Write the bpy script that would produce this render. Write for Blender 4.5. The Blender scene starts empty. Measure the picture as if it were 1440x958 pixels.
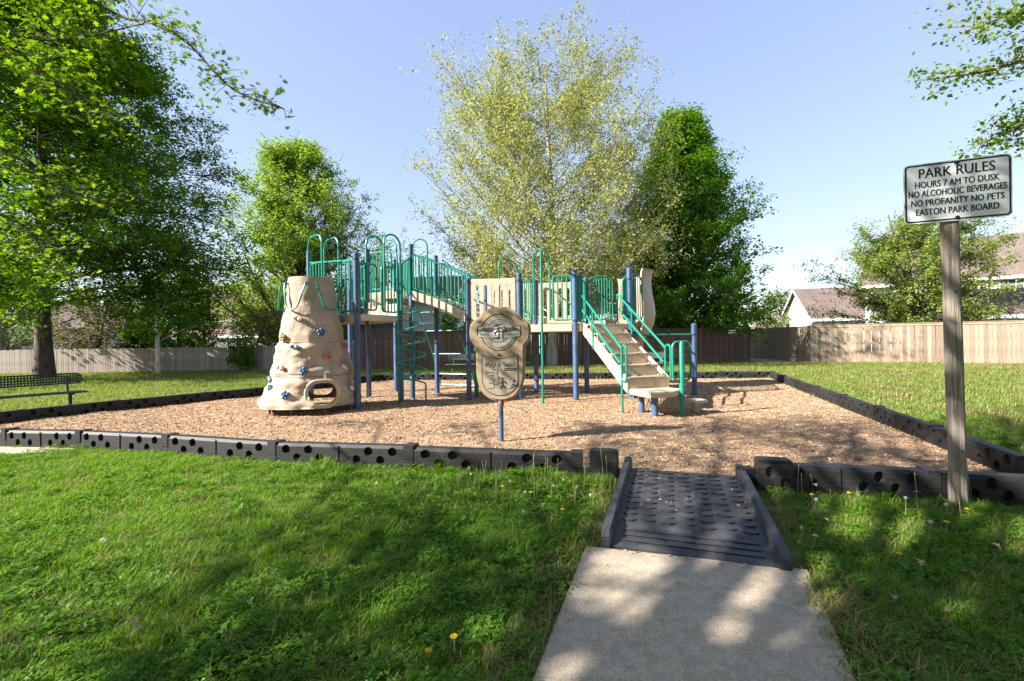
import bpy, bmesh, math, random
import numpy as np
from mathutils import Vector, Matrix, noise, Quaternion
R = math.radians
rnd = random.Random(7)
rng = np.random.default_rng(11)
S = bpy.context.scene
col = S.collection

# ------------------------------------------------------------------ camera, sky, sun, exposure
cd = bpy.data.cameras.new('camera'); cam = bpy.data.objects.new('camera', cd); col.objects.link(cam)
cam.location = (0, 0, 1.3); cam.rotation_euler = (R(90), R(0.8), 0)
cd.sensor_width = 36; cd.lens = 16.0; cd.clip_start = 0.05; cd.clip_end = 3000
S.camera = cam
SUN_EL, SUN_AZ = 33.0, 18.0            # elevation; light travels 18 degrees from +x towards +y
W = bpy.data.worlds.new('World'); S.world = W; W.use_nodes = True
nt = W.node_tree; bg = nt.nodes['Background']
sk = nt.nodes.new('ShaderNodeTexSky'); sk.sky_type = 'NISHITA'; sk.sun_disc = False
sk.sun_elevation = R(SUN_EL); sk.sun_rotation = R(252); sk.air_density = 1.2; sk.dust_density = 0.4; sk.ozone_density = 3.5
hsv = nt.nodes.new('ShaderNodeHueSaturation'); hsv.inputs['Hue'].default_value = 0.523; hsv.inputs['Saturation'].default_value = 1.3; hsv.inputs['Value'].default_value = 1.16
gm = nt.nodes.new('ShaderNodeGamma'); gm.inputs['Gamma'].default_value = 0.46
nt.links.new(sk.outputs[0], gm.inputs['Color']); nt.links.new(gm.outputs[0], hsv.inputs['Color']); nt.links.new(hsv.outputs[0], bg.inputs[0]); bg.inputs[1].default_value = 0.145
sl = bpy.data.lights.new('sun', 'SUN'); sl.energy = 5.0; sl.angle = R(0.53); sl.color = (1.0, 0.95, 0.87)
sun = bpy.data.objects.new('sun', sl); col.objects.link(sun); sun.location = (-20, -10, 25)
ldir = Vector((math.cos(R(SUN_EL)) * math.cos(R(SUN_AZ)), math.cos(R(SUN_EL)) * math.sin(R(SUN_AZ)), -math.sin(R(SUN_EL))))
sun.rotation_euler = ldir.to_track_quat('-Z', 'Y').to_euler()
vs = S.view_settings
vs.view_transform = 'Standard'; vs.look = 'None'; vs.gamma = 1.0; vs.use_curve_mapping = False; vs.exposure = 1.8

# ------------------------------------------------------------------ helpers
class MB:
    """collects shapes; build() links them as ONE mesh object"""
    def __init__(s): s.v = []; s.f = []
    def add(s, vs_, fs):
        o = len(s.v); s.v += [tuple(p) for p in vs_]; s.f += [tuple(i + o for i in f) for f in fs]; return s
    def box(s, c, size, rz=0.0, taper=1.0):
        x, y, z = size[0] / 2, size[1] / 2, size[2] / 2; ca, sa = math.cos(rz), math.sin(rz); P = []
        for dz in (-z, z):
            t = taper if dz > 0 else 1
            for dx, dy in ((-x, -y), (x, -y), (x, y), (-x, y)):
                dx *= t; dy *= t
                P.append((c[0] + dx * ca - dy * sa, c[1] + dx * sa + dy * ca, c[2] + dz))
        return s.add(P, [(3, 2, 1, 0), (4, 5, 6, 7), (0, 1, 5, 4), (1, 2, 6, 5), (2, 3, 7, 6), (3, 0, 4, 7)])
    def tube(s, pts, r, n=8, closed=False, cap=True):
        pts = [Vector(p) for p in pts]; m = len(pts)
        rs = r if isinstance(r, (list, tuple)) else [r] * m
        P = []; F = []; prev = None
        for i, p in enumerate(pts):
            if closed: t = (pts[(i + 1) % m] - pts[i - 1])
            else: t = pts[min(i + 1, m - 1)] - pts[max(i - 1, 0)]
            t = t.normalized() if t.length > 1e-9 else Vector((0, 0, 1))
            if prev is None:
                a = Vector((0, 0, 1)) if abs(t.z) < 0.9 else Vector((1, 0, 0)); u = t.cross(a).normalized()
            else:
                u = (prev - t * prev.dot(t)); u = u.normalized() if u.length > 1e-6 else t.orthogonal().normalized()
            prev = u; w = t.cross(u)
            for k in range(n):
                an = 2 * math.pi * k / n; P.append(p + (u * math.cos(an) + w * math.sin(an)) * rs[i])
        for i in range(m if closed else m - 1):
            j = (i + 1) % m
            for k in range(n):
                l = (k + 1) % n; F.append((i * n + k, i * n + l, j * n + l, j * n + k))
        if cap and not closed: F.append(tuple(range(n))[::-1]); F.append(tuple((m - 1) * n + k for k in range(n)))
        return s.add(P, F)
    def prism(s, poly, z0, z1):
        n = len(poly); P = [(p[0], p[1], z0) for p in poly] + [(p[0], p[1], z1) for p in poly]
        F = [tuple(range(n))[::-1], tuple(range(n, 2 * n))] + [(i, (i + 1) % n, n + (i + 1) % n, n + i) for i in range(n)]
        return s.add(P, F)
    def slab(s, quad_top, th, d=(0, 0, -1)):
        """closed plate: polygon (3-D points) extruded by th along d"""
        n = len(quad_top); a = [Vector(p) for p in quad_top]; b = [p + Vector(d) * th for p in a]
        return s.add(a + b, [tuple(range(n)), tuple(range(n, 2 * n))[::-1]] + [(i, n + i, n + (i + 1) % n, (i + 1) % n) for i in range(n)])
    def lathe(s, prof, n=16, c=(0, 0, 0), cap=True):
        P = []; F = []
        for (r, z) in prof:
            for k in range(n): an = 2 * math.pi * k / n; P.append((c[0] + r * math.cos(an), c[1] + r * math.sin(an), c[2] + z))
        for i in range(len(prof) - 1):
            for k in range(n): l = (k + 1) % n; F.append((i * n + k, i * n + l, (i + 1) * n + l, (i + 1) * n + k))
        if cap: F.append(tuple(range(n))[::-1]); F.append(tuple((len(prof) - 1) * n + k for k in range(n)))
        return s.add(P, F)
    def ball(s, c, r, n=8, m=6, sc=(1, 1, 1)):
        prof = [(max(1e-4, math.sin(math.pi * i / m)), -math.cos(math.pi * i / m)) for i in range(m + 1)]
        o = len(s.v); s.lathe(prof, n)
        for i in range(o, len(s.v)): p = s.v[i]; s.v[i] = (c[0] + p[0] * r * sc[0], c[1] + p[1] * r * sc[1], c[2] + p[2] * r * sc[2])
        return s
    def build(s, name, mat, parent=None, smooth=False, bevel=0.0, off=None):
        me = bpy.data.meshes.new(name)
        if off is None: off = tuple(parent.location) if (parent is not None and parent.get('abs')) else (0, 0, 0)
        me.from_pydata([(p[0] - off[0], p[1] - off[1], p[2] - off[2]) for p in s.v], [], s.f); me.update()
        return link(name, me, mat, parent, smooth, bevel)
def link(name, me, mat, parent=None, smooth=False, bevel=0.0):
    if bevel > 0:
        bm = bmesh.new(); bm.from_mesh(me)
        ed = [e for e in bm.edges if len(e.link_faces) == 2 and e.calc_face_angle(0) > 0.5]
        bmesh.ops.bevel(bm, geom=ed, offset=bevel, segments=2, affect='EDGES', clamp_overlap=True)
        bm.to_mesh(me); bm.free()
    if smooth:
        me.polygons.foreach_set('use_smooth', [True] * len(me.polygons))
        try: me.set_sharp_from_angle(angle=R(40))
        except Exception: pass
    if mat is not None: me.materials.append(mat)
    o = bpy.data.objects.new(name, me); col.objects.link(o)
    if parent is not None:
        o.parent = parent
    return o
def tag(o, label=None, cat=None, group=None, kind=None):
    if label: o['label'] = label
    if cat: o['category'] = cat
    if group: o['group'] = group
    if kind: o['kind'] = kind
    return o
def thing(name, label, cat, loc=(0, 0, 0), rz=0.0, group=None, absolute=False):
    o = bpy.data.objects.new(name, None); col.objects.link(o); o.empty_display_size = 0.2
    o.location = loc; o.rotation_euler = (0, 0, rz)
    if absolute: o['abs'] = 1                  # its parts are written in world metres; build() subtracts the base point
    return tag(o, label, cat, group)
def copy_tree(o, parent=None):
    c = o.copy(); col.objects.link(c)
    if parent is not None: c.parent = parent
    for ch in list(o.children): copy_tree(ch, c)
    return c
def boolean(obj, cutter, op='DIFFERENCE'):
    for q in (obj, cutter):                    # the cutter is laid out in world metres
        bm = bmesh.new(); bm.from_mesh(q.data); bmesh.ops.recalc_face_normals(bm, faces=bm.faces[:]); bm.to_mesh(q.data); bm.free()
    m = obj.modifiers.new('cut', 'BOOLEAN'); m.object = cutter; m.operation = op; m.solver = 'EXACT'
    dg = bpy.context.evaluated_depsgraph_get(); me = bpy.data.meshes.new_from_object(obj.evaluated_get(dg))
    obj.modifiers.clear(); old = obj.data; obj.data = me; bpy.data.meshes.remove(old)
    cm = cutter.data; bpy.data.objects.remove(cutter); bpy.data.meshes.remove(cm)
def arc(c, r, a0, a1, n, ux, uy):
    return [Vector(c) + Vector(ux) * (r * math.cos(a0 + (a1 - a0) * i / n)) + Vector(uy) * (r * math.sin(a0 + (a1 - a0) * i / n)) for i in range(n + 1)]
def rloop(c, ux, uz, w, h, r, n=5):
    """rounded rectangle of points, centre c, in the plane ux, uz"""
    P = []
    for sx, sz, a in ((1, 1, 0), (-1, 1, 90), (-1, -1, 180), (1, -1, 270)):
        cc = Vector(c) + Vector(ux) * (sx * (w / 2 - r)) + Vector(uz) * (sz * (h / 2 - r))
        P += arc(cc, r, R(a), R(a + 90), n, ux, uz)
    return P
def smooth_path(pts, n=6):
    P = [Vector(p) for p in pts]; out = []
    for i in range(len(P) - 1):
        p0, p1, p2, p3 = P[max(i - 1, 0)], P[i], P[i + 1], P[min(i + 2, len(P) - 1)]
        for k in range(n):
            t = k / n
            out.append(0.5 * ((2 * p1) + (p2 - p0) * t + (2 * p0 - 5 * p1 + 4 * p2 - p3) * t * t + (3 * p1 - p0 - 3 * p2 + p3) * t ** 3))
    return out + [P[-1]]
def inside(poly, x, y):
    r = False; n = len(poly)
    for i in range(n):
        x0, y0 = poly[i][:2]; x1, y1 = poly[(i + 1) % n][:2]
        if (y0 > y) != (y1 > y) and x < (x1 - x0) * (y - y0) / (y1 - y0) + x0: r = not r
    return r

# ------------------------------------------------------------------ materials
def mat(name, c1, c2=None, scale=6.0, rough=0.6, bump=0.0, bscale=60.0, stretch=(1, 1, 1), orand=0.0, metal=0.0, detail=6.0, c3=None, lo=0.35, hi=0.65, spec=0.5, coat=0.0, world=False, big=0.0):
    m = bpy.data.materials.new(name); m.use_nodes = True; N = m.node_tree.nodes; L = m.node_tree.links; p = N['Principled BSDF']
    p.inputs['Roughness'].default_value = rough; p.inputs['Metallic'].default_value = metal
    if 'Specular IOR Level' in p.inputs: p.inputs['Specular IOR Level'].default_value = spec
    if coat: p.inputs['Coat Weight'].default_value = coat
    tc = N.new('ShaderNodeTexCoord'); mp = N.new('ShaderNodeMapping'); mp.inputs['Scale'].default_value = stretch
    if world:
        g = N.new('ShaderNodeNewGeometry'); L.new(g.outputs['Position'], mp.inputs['Vector'])
    else: L.new(tc.outputs['Object'], mp.inputs['Vector'])
    nz = N.new('ShaderNodeTexNoise'); nz.inputs['Scale'].default_value = scale; nz.inputs['Detail'].default_value = detail; nz.inputs['Roughness'].default_value = 0.65
    L.new(mp.outputs[0], nz.inputs['Vector'])
    rp = N.new('ShaderNodeValToRGB'); e = rp.color_ramp.elements
    e[0].position = lo; e[0].color = (*c1, 1); e[1].position = hi; e[1].color = (*(c2 or c1), 1)
    if c3: q = e.new((lo + hi) / 2); q.color = (*c3, 1)
    L.new(nz.outputs['Fac'], rp.inputs[0]); out = rp.outputs[0]
    if big:
        n2 = N.new('ShaderNodeTexNoise'); n2.inputs['Scale'].default_value = scale * 0.12; n2.inputs['Detail'].default_value = 3
        L.new(mp.outputs[0], n2.inputs['Vector']); h2 = N.new('ShaderNodeHueSaturation')
        mm = N.new('ShaderNodeMapRange'); mm.inputs['From Min'].default_value = 0.3; mm.inputs['From Max'].default_value = 0.7
        mm.inputs['To Min'].default_value = 1 - big; mm.inputs['To Max'].default_value = 1 + big
        L.new(n2.outputs['Fac'], mm.inputs['Value']); L.new(mm.outputs[0], h2.inputs['Value']); L.new(out, h2.inputs['Color']); out = h2.outputs[0]
    if orand:
        oi = N.new('ShaderNodeObjectInfo'); hs = N.new('ShaderNodeHueSaturation')
        mr = N.new('ShaderNodeMapRange'); mr.inputs['To Min'].default_value = 1 - orand; mr.inputs['To Max'].default_value = 1 + orand
        L.new(oi.outputs['Random'], mr.inputs['Value']); L.new(mr.outputs[0], hs.inputs['Value']); L.new(out, hs.inputs['Color']); out = hs.outputs[0]
    L.new(out, p.inputs['Base Color'])
    if bump:
        nb = N.new('ShaderNodeTexNoise'); nb.inputs['Scale'].default_value = bscale; nb.inputs['Detail'].default_value = 5
        L.new(mp.outputs[0], nb.inputs['Vector']); b = N.new('ShaderNodeBump'); b.inputs['Strength'].default_value = bump; b.inputs['Distance'].default_value = 0.01
        L.new(nb.outputs['Fac'], b.inputs['Height']); L.new(b.outputs[0], p.inputs['Normal'])
    return m
def leaf_mat(name, c1, c2, trans=0.4, rough=0.5, c3=None, gloss=0.012):
    m = bpy.data.materials.new(name); m.use_nodes = True; N = m.node_tree.nodes; L = m.node_tree.links; N.remove(N['Principled BSDF'])
    g = N.new('ShaderNodeNewGeometry'); rp = N.new('ShaderNodeValToRGB'); e = rp.color_ramp.elements
    e[0].color = (*c1, 1); e[1].color = (*c2, 1)
    if c3: q = e.new(0.5); q.color = (*c3, 1)
    L.new(g.outputs['Random Per Island'], rp.inputs[0])
    d = N.new('ShaderNodeBsdfDiffuse'); t = N.new('ShaderNodeBsdfTranslucent'); gl = N.new('ShaderNodeBsdfGlossy'); gl.inputs['Roughness'].default_value = rough
    gl.inputs['Color'].default_value = (1, 1, 1, 1)
    hs = N.new('ShaderNodeHueSaturation'); hs.inputs['Hue'].default_value = 0.485; hs.inputs['Saturation'].default_value = 1.1; hs.inputs['Value'].default_value = 1.35
    L.new(rp.outputs[0], d.inputs[0]); L.new(rp.outputs[0], hs.inputs['Color']); L.new(hs.outputs[0], t.inputs[0])
    m1 = N.new('ShaderNodeMixShader'); m1.inputs[0].default_value = trans; L.new(d.outputs[0], m1.inputs[1]); L.new(t.outputs[0], m1.inputs[2])
    m2 = N.new('ShaderNodeMixShader'); m2.inputs[0].default_value = gloss; L.new(m1.outputs[0], m2.inputs[1]); L.new(gl.outputs[0], m2.inputs[2])
    L.new(m2.outputs[0], N['Material Output'].inputs['Surface'])
    return m
M = {}
M['lawn'] = mat('lawn_ground', (0.045, 0.05, 0.016), (0.13, 0.14, 0.04), 7.0, 0.95, 0.8, 40, c3=(0.075, 0.095, 0.02), world=True, spec=0.1, big=0.25)
M['bed'] = mat('mulch_ground', (0.10, 0.058, 0.036), (0.41, 0.285, 0.175), 46, 0.95, 1.0, 45, world=True, c3=(0.28, 0.18, 0.115), spec=0.1, big=0.28, lo=0.3, hi=0.68)
M['chip'] = mat('mulch_chip', (0.31, 0.205, 0.122), (0.45, 0.32, 0.20), 20, 0.9, orand=0.55, spec=0.15)
M['concrete'] = mat('concrete', (0.29, 0.235, 0.172), (0.48, 0.395, 0.30), 150, 0.9, 0.35, 220, world=True, spec=0.2, big=0.13, lo=0.40, hi=0.60)
M['post_blue'] = mat('post_blue', (0.038, 0.072, 0.155), (0.072, 0.122, 0.23), 9, 0.42, 0.04, 90, stretch=(1, 1, 0.4), big=0.2)
M['clamp'] = mat('clamp_blue', (0.02, 0.035, 0.08), (0.03, 0.05, 0.11), 20, 0.4)
M['green'] = mat('tube_green', (0.003, 0.17, 0.11), (0.006, 0.22, 0.145), 12, 0.35, 0.03, 80)
M['tan'] = mat('tan_plastic', (0.44, 0.35, 0.255), (0.54, 0.44, 0.33), 7, 0.5, 0.08, 160, big=0.08)
M['deck'] = mat('tan_deck', (0.34, 0.255, 0.18), (0.46, 0.36, 0.265), 11, 0.6, 0.15, 120, big=0.1)
M['shaded_tan_and_inset'] = mat('shaded_tan_and_inset', (0.30, 0.17, 0.09), (0.36, 0.21, 0.12), 7, 0.5, 0.05, 120)  # brown with the shade of a tan panel in it; also the house inset
M['rock'] = mat('rock_plastic', (0.29, 0.215, 0.15), (0.41, 0.32, 0.235), 5, 0.75, 0.9, 26, lo=0.3, hi=0.62, detail=9, big=0.12)
M['timber'] = mat('black_plastic', (0.010, 0.010, 0.012), (0.034, 0.032, 0.031), 14, 0.58, 0.25, 70, stretch=(0.5, 1, 3), orand=0.3, lo=0.3, hi=0.78, spec=0.3, big=0.3)
M['rubber'] = mat('ramp_rubber', (0.026, 0.028, 0.034), (0.075, 0.072, 0.073), 9, 0.6, 0.3, 120, lo=0.35, hi=0.8)
M['steel'] = mat('steel', (0.25, 0.24, 0.23), (0.4, 0.38, 0.36), 20, 0.4, metal=0.8)
M['rust'] = mat('rust', (0.10, 0.05, 0.03), (0.2, 0.11, 0.07), 30, 0.8)
M['sign_white'] = mat('sign_white', (0.84, 0.86, 0.90), (0.88, 0.89, 0.92), 4, 0.35, big=0.03)
M['sign_back'] = mat('sign_aluminium', (0.5, 0.5, 0.5), (0.6, 0.6, 0.6), 6, 0.35, metal=0.7)
M['ink'] = mat('ink_black', (0.012, 0.012, 0.016), rough=0.5)
M['plate'] = mat('plate_silver', (0.32, 0.27, 0.21), (0.42, 0.36, 0.285), 8, 0.35, 0.03, 60, metal=0.35)
M['plate_light'] = mat('plate_light', (0.38, 0.355, 0.32), (0.5, 0.47, 0.43), 20, 0.3, metal=0.4)
M['plate_dark'] = mat('plate_dark', (0.055, 0.055, 0.06), (0.10, 0.10, 0.105), 20, 0.35, metal=0.3)
M['panel_tan'] = mat('panel_tan', (0.25, 0.18, 0.11), (0.36, 0.27, 0.175), 4, 0.42, 0.06, 140, big=0.12)
M['weathered'] = mat('weathered_post', (0.07, 0.058, 0.045), (0.36, 0.31, 0.25), 3.4, 0.9, 0.9, 8, stretch=(14, 14, 0.7), c3=(0.22, 0.185, 0.145), lo=0.28, hi=0.72, detail=10)
M['picket_grey'] = mat('picket_grey', (0.22, 0.18, 0.15), (0.42, 0.355, 0.305), 3, 0.9, 0.4, 10, stretch=(14, 14, 1.0), orand=0.2, big=0.1)
M['picket_tan'] = mat('picket_tan', (0.23, 0.165, 0.115), (0.38, 0.285, 0.205), 3, 0.9, 0.4, 10, stretch=(14, 14, 0.9), orand=0.28, big=0.1)
M['picket_dark'] = mat('picket_dark', (0.085, 0.045, 0.035), (0.17, 0.095, 0.072), 3, 0.85, 0.4, 10, stretch=(14, 14, 1.0), orand=0.25, big=0.12)
M['bark_dark'] = mat('bark_dark', (0.035, 0.026, 0.019), (0.12, 0.092, 0.066), 5, 0.95, 1.0, 9, stretch=(3, 3, 0.6), detail=9)
M['bark_grey'] = mat('bark_grey', (0.10, 0.085, 0.068), (0.26, 0.23, 0.19), 5, 0.95, 1.0, 9, stretch=(3, 3, 0.6), detail=9)
M['bark_white'] = mat('bark_white', (0.30, 0.285, 0.24), (0.68, 0.65, 0.58), 3, 0.9, 0.4, 9, stretch=(2, 2, 1), detail=9, lo=0.3, hi=0.55)
M['bark_cotton'] = mat('bark_cottonwood', (0.15, 0.13, 0.10), (0.40, 0.36, 0.30), 2.2, 0.9, 0.5, 9, stretch=(2, 2, .6), detail=9)
M['siding'] = mat('white_siding', (0.52, 0.51, 0.485), (0.60, 0.59, 0.565), 2, 0.6, big=0.04)
M['siding_grey'] = mat('grey_siding', (0.45, 0.46, 0.48), (0.52, 0.53, 0.55), 2, 0.6, big=0.05)
M['brick'] = mat('brick_wall', (0.36, 0.22, 0.16), (0.50, 0.34, 0.25), 16, 0.85, big=0.08)
M['trim'] = mat('white_trim', (0.78, 0.77, 0.75), (0.82, 0.81, 0.79), 3, 0.5)
M['shingle'] = mat('brown_shingle', (0.10, 0.074, 0.062), (0.175, 0.132, 0.112), 9, 0.9, 0.3, 40, lo=0.3, hi=0.7, big=0.12)
M['shingle_red'] = mat('red_shingle', (0.13, 0.078, 0.062), (0.21, 0.13, 0.108), 9, 0.9, 0.3, 40, lo=0.3, hi=0.7, big=0.12)
M['glass'] = mat('window_glass', (0.05, 0.065, 0.08), (0.10, 0.12, 0.14), 1.5, 0.08, spec=0.8)
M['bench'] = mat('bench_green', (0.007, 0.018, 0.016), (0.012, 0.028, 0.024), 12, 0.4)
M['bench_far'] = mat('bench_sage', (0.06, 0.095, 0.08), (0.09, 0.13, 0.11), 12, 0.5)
HOLD = {'blue': mat('hold_blue', (0.025, 0.105, 0.21), (0.05, 0.15, 0.28), 20, 0.5), 'red': mat('hold_red', (0.38, 0.12, 0.12), (0.48, 0.18, 0.17), 20, 0.5),
        'pink': mat('hold_pink', (0.48, 0.25, 0.22), (0.56, 0.33, 0.28), 20, 0.6), 'cream': mat('hold_cream', (0.62, 0.54, 0.42), (0.68, 0.60, 0.48), 20, 0.6), 'tan': mat('hold_tan', (0.36, 0.25, 0.13), (0.44, 0.32, 0.18), 20, 0.6)}
M['leaf_oak'] = leaf_mat('leaf_oak', (0.055, 0.145, 0.012), (0.17, 0.29, 0.026), 0.5, c3=(0.10, 0.21, 0.017))
M['leaf_oak_near'] = leaf_mat('leaf_oak_near', (0.06, 0.145, 0.015), (0.17, 0.26, 0.032), 0.58, c3=(0.10, 0.195, 0.02))
M['leaf_fresh'] = leaf_mat('leaf_fresh', (0.09, 0.18, 0.022), (0.21, 0.30, 0.05), 0.45, c3=(0.14, 0.24, 0.03))
M['leaf_maple'] = leaf_mat('leaf_maple', (0.12, 0.22, 0.03), (0.27, 0.37, 0.075), 0.5, c3=(0.18, 0.29, 0.04))
M['leaf_yard'] = leaf_mat('leaf_yard', (0.13, 0.19, 0.035), (0.27, 0.32, 0.075), 0.45, c3=(0.19, 0.26, 0.05))
M['leaf_bright'] = leaf_mat('leaf_bright', (0.06, 0.16, 0.012), (0.13, 0.25, 0.025), 0.4)
M['leaf_cotton'] = leaf_mat('leaf_cottonwood', (0.20, 0.235, 0.055), (0.38, 0.39, 0.125), 0.45, c3=(0.28, 0.31, 0.085))
M['leaf_pear'] = leaf_mat('leaf_pear', (0.045, 0.14, 0.012), (0.16, 0.31, 0.026), 0.5, c3=(0.09, 0.21, 0.016))
M['leaf_pale'] = leaf_mat('leaf_pale', (0.11, 0.15, 0.045), (0.22, 0.24, 0.09), 0.35, c3=(0.15, 0.2, 0.06))
M['leaf_brown'] = leaf_mat('leaf_brown', (0.10, 0.085, 0.03), (0.24, 0.19, 0.07), 0.3, c3=(0.15, 0.14, 0.045))
M['leaf_conifer'] = leaf_mat('leaf_conifer', (0.025, 0.04, 0.028), (0.06, 0.075, 0.055), 0.15)
M['blade'] = leaf_mat('grass_blade', (0.075, 0.175, 0.010), (0.225, 0.345, 0.045), 0.45, c3=(0.125, 0.255, 0.024), gloss=0.015)
M['blade_lawn'] = leaf_mat('grass_blade_lawn', (0.10, 0.17, 0.03), (0.30, 0.33, 0.09), 0.4, c3=(0.18, 0.25, 0.045), gloss=0.015)
M['blade_dry'] = leaf_mat('grass_blade_dry', (0.16, 0.15, 0.04), (0.34, 0.28, 0.12), 0.3)
M['clover'] = leaf_mat('clover_leaf', (0.06, 0.165, 0.012), (0.15, 0.28, 0.024), 0.4)
M['dead_leaf'] = mat('dead_leaf', (0.28, 0.17, 0.10), (0.45, 0.30, 0.19), 25, 0.8, 0.3, 60)
M['stem'] = mat('dandelion_stem', (0.22, 0.22, 0.08), (0.32, 0.27, 0.12), 20, 0.7)
M['fluff'] = mat('dandelion_fluff', (0.55, 0.54, 0.50), (0.66, 0.65, 0.6), 60, 0.9)
M['petal'] = mat('dandelion_petal', (0.72, 0.48, 0.01), (0.85, 0.62, 0.02), 60, 0.7)

# ------------------------------------------------------------------ foliage from numpy
def rand_rot(n, up=0.0, bias=None):
    """n random rotation matrices; up pulls the local z towards world z"""
    z = rng.normal(size=(n, 3)); z /= np.linalg.norm(z, axis=1)[:, None]; z[:, 2] = np.abs(z[:, 2]); z[:, 2] += up
    if bias is not None: z += bias
    z /= np.linalg.norm(z, axis=1)[:, None]
    a = rng.normal(size=(n, 3)); x = a - (a * z).sum(1)[:, None] * z; x /= np.linalg.norm(x, axis=1)[:, None]; y = np.cross(z, x)
    return np.stack([x, y, z], axis=2)
DIAMOND = (np.array([(0, 0, 0), (0.32, 0.45, 0.08), (0, 1, 0), (-0.32, 0.45, 0.08)]), [(0, 1, 2), (0, 2, 3)])
half = [(0.03, 0.0), (0.03, 0.14), (0.24, 0.2), (0.09, 0.32), (0.40, 0.5), (0.30, 0.55), (0.09, 0.55), (0.27, 0.82), (0.07, 0.76)]
LOBED = (np.array([(x, y, 0.25 * x * x * 2) for x, y in half] + [(0, 1, 0)] + [(-x, y, 0.25 * x * x * 2) for x, y in half[::-1]]), [tuple(range(2 * len(half) + 1))])
def mesh_from_np(name, V, loops, counts, mat_):
    me = bpy.data.meshes.new(name); me.vertices.add(len(V)); me.vertices.foreach_set('co', V.astype(np.float32).ravel())
    me.loops.add(len(loops)); me.loops.foreach_set('vertex_index', loops.astype(np.int32)); me.polygons.add(len(counts))
    st = np.concatenate([[0], np.cumsum(counts)[:-1]]); me.polygons.foreach_set('loop_start', st.astype(np.int32))
    try: me.polygons.foreach_set('loop_total', counts.astype(np.int32))
    except Exception: pass
    me.update(calc_edges=True); me.validate(); me.materials.append(mat_); return me
def leaf_mesh(name, P, size, tmpl, mat_, up=0.4, bias=None):
    n = len(P); tv, tf = tmpl; k = len(tv); RM = rand_rot(n, up, bias); sz = size * rng.uniform(0.65, 1.25, n)
    V = np.einsum('nij,kj->nki', RM, tv) * sz[:, None, None] + P[:, None, :]
    fl = np.concatenate([np.array(f) for f in tf]); loops = (fl[None, :] + (np.arange(n) * k)[:, None]).ravel()
    counts = np.tile([len(f) for f in tf], n)
    return mesh_from_np(name, V.reshape(-1, 3), loops, counts, mat_)
def bez(a, b, c, n):
    t = np.linspace(0, 1, n)[:, None]; return (1 - t) ** 2 * a + 2 * t * (1 - t) * b + t ** 2 * c
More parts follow.
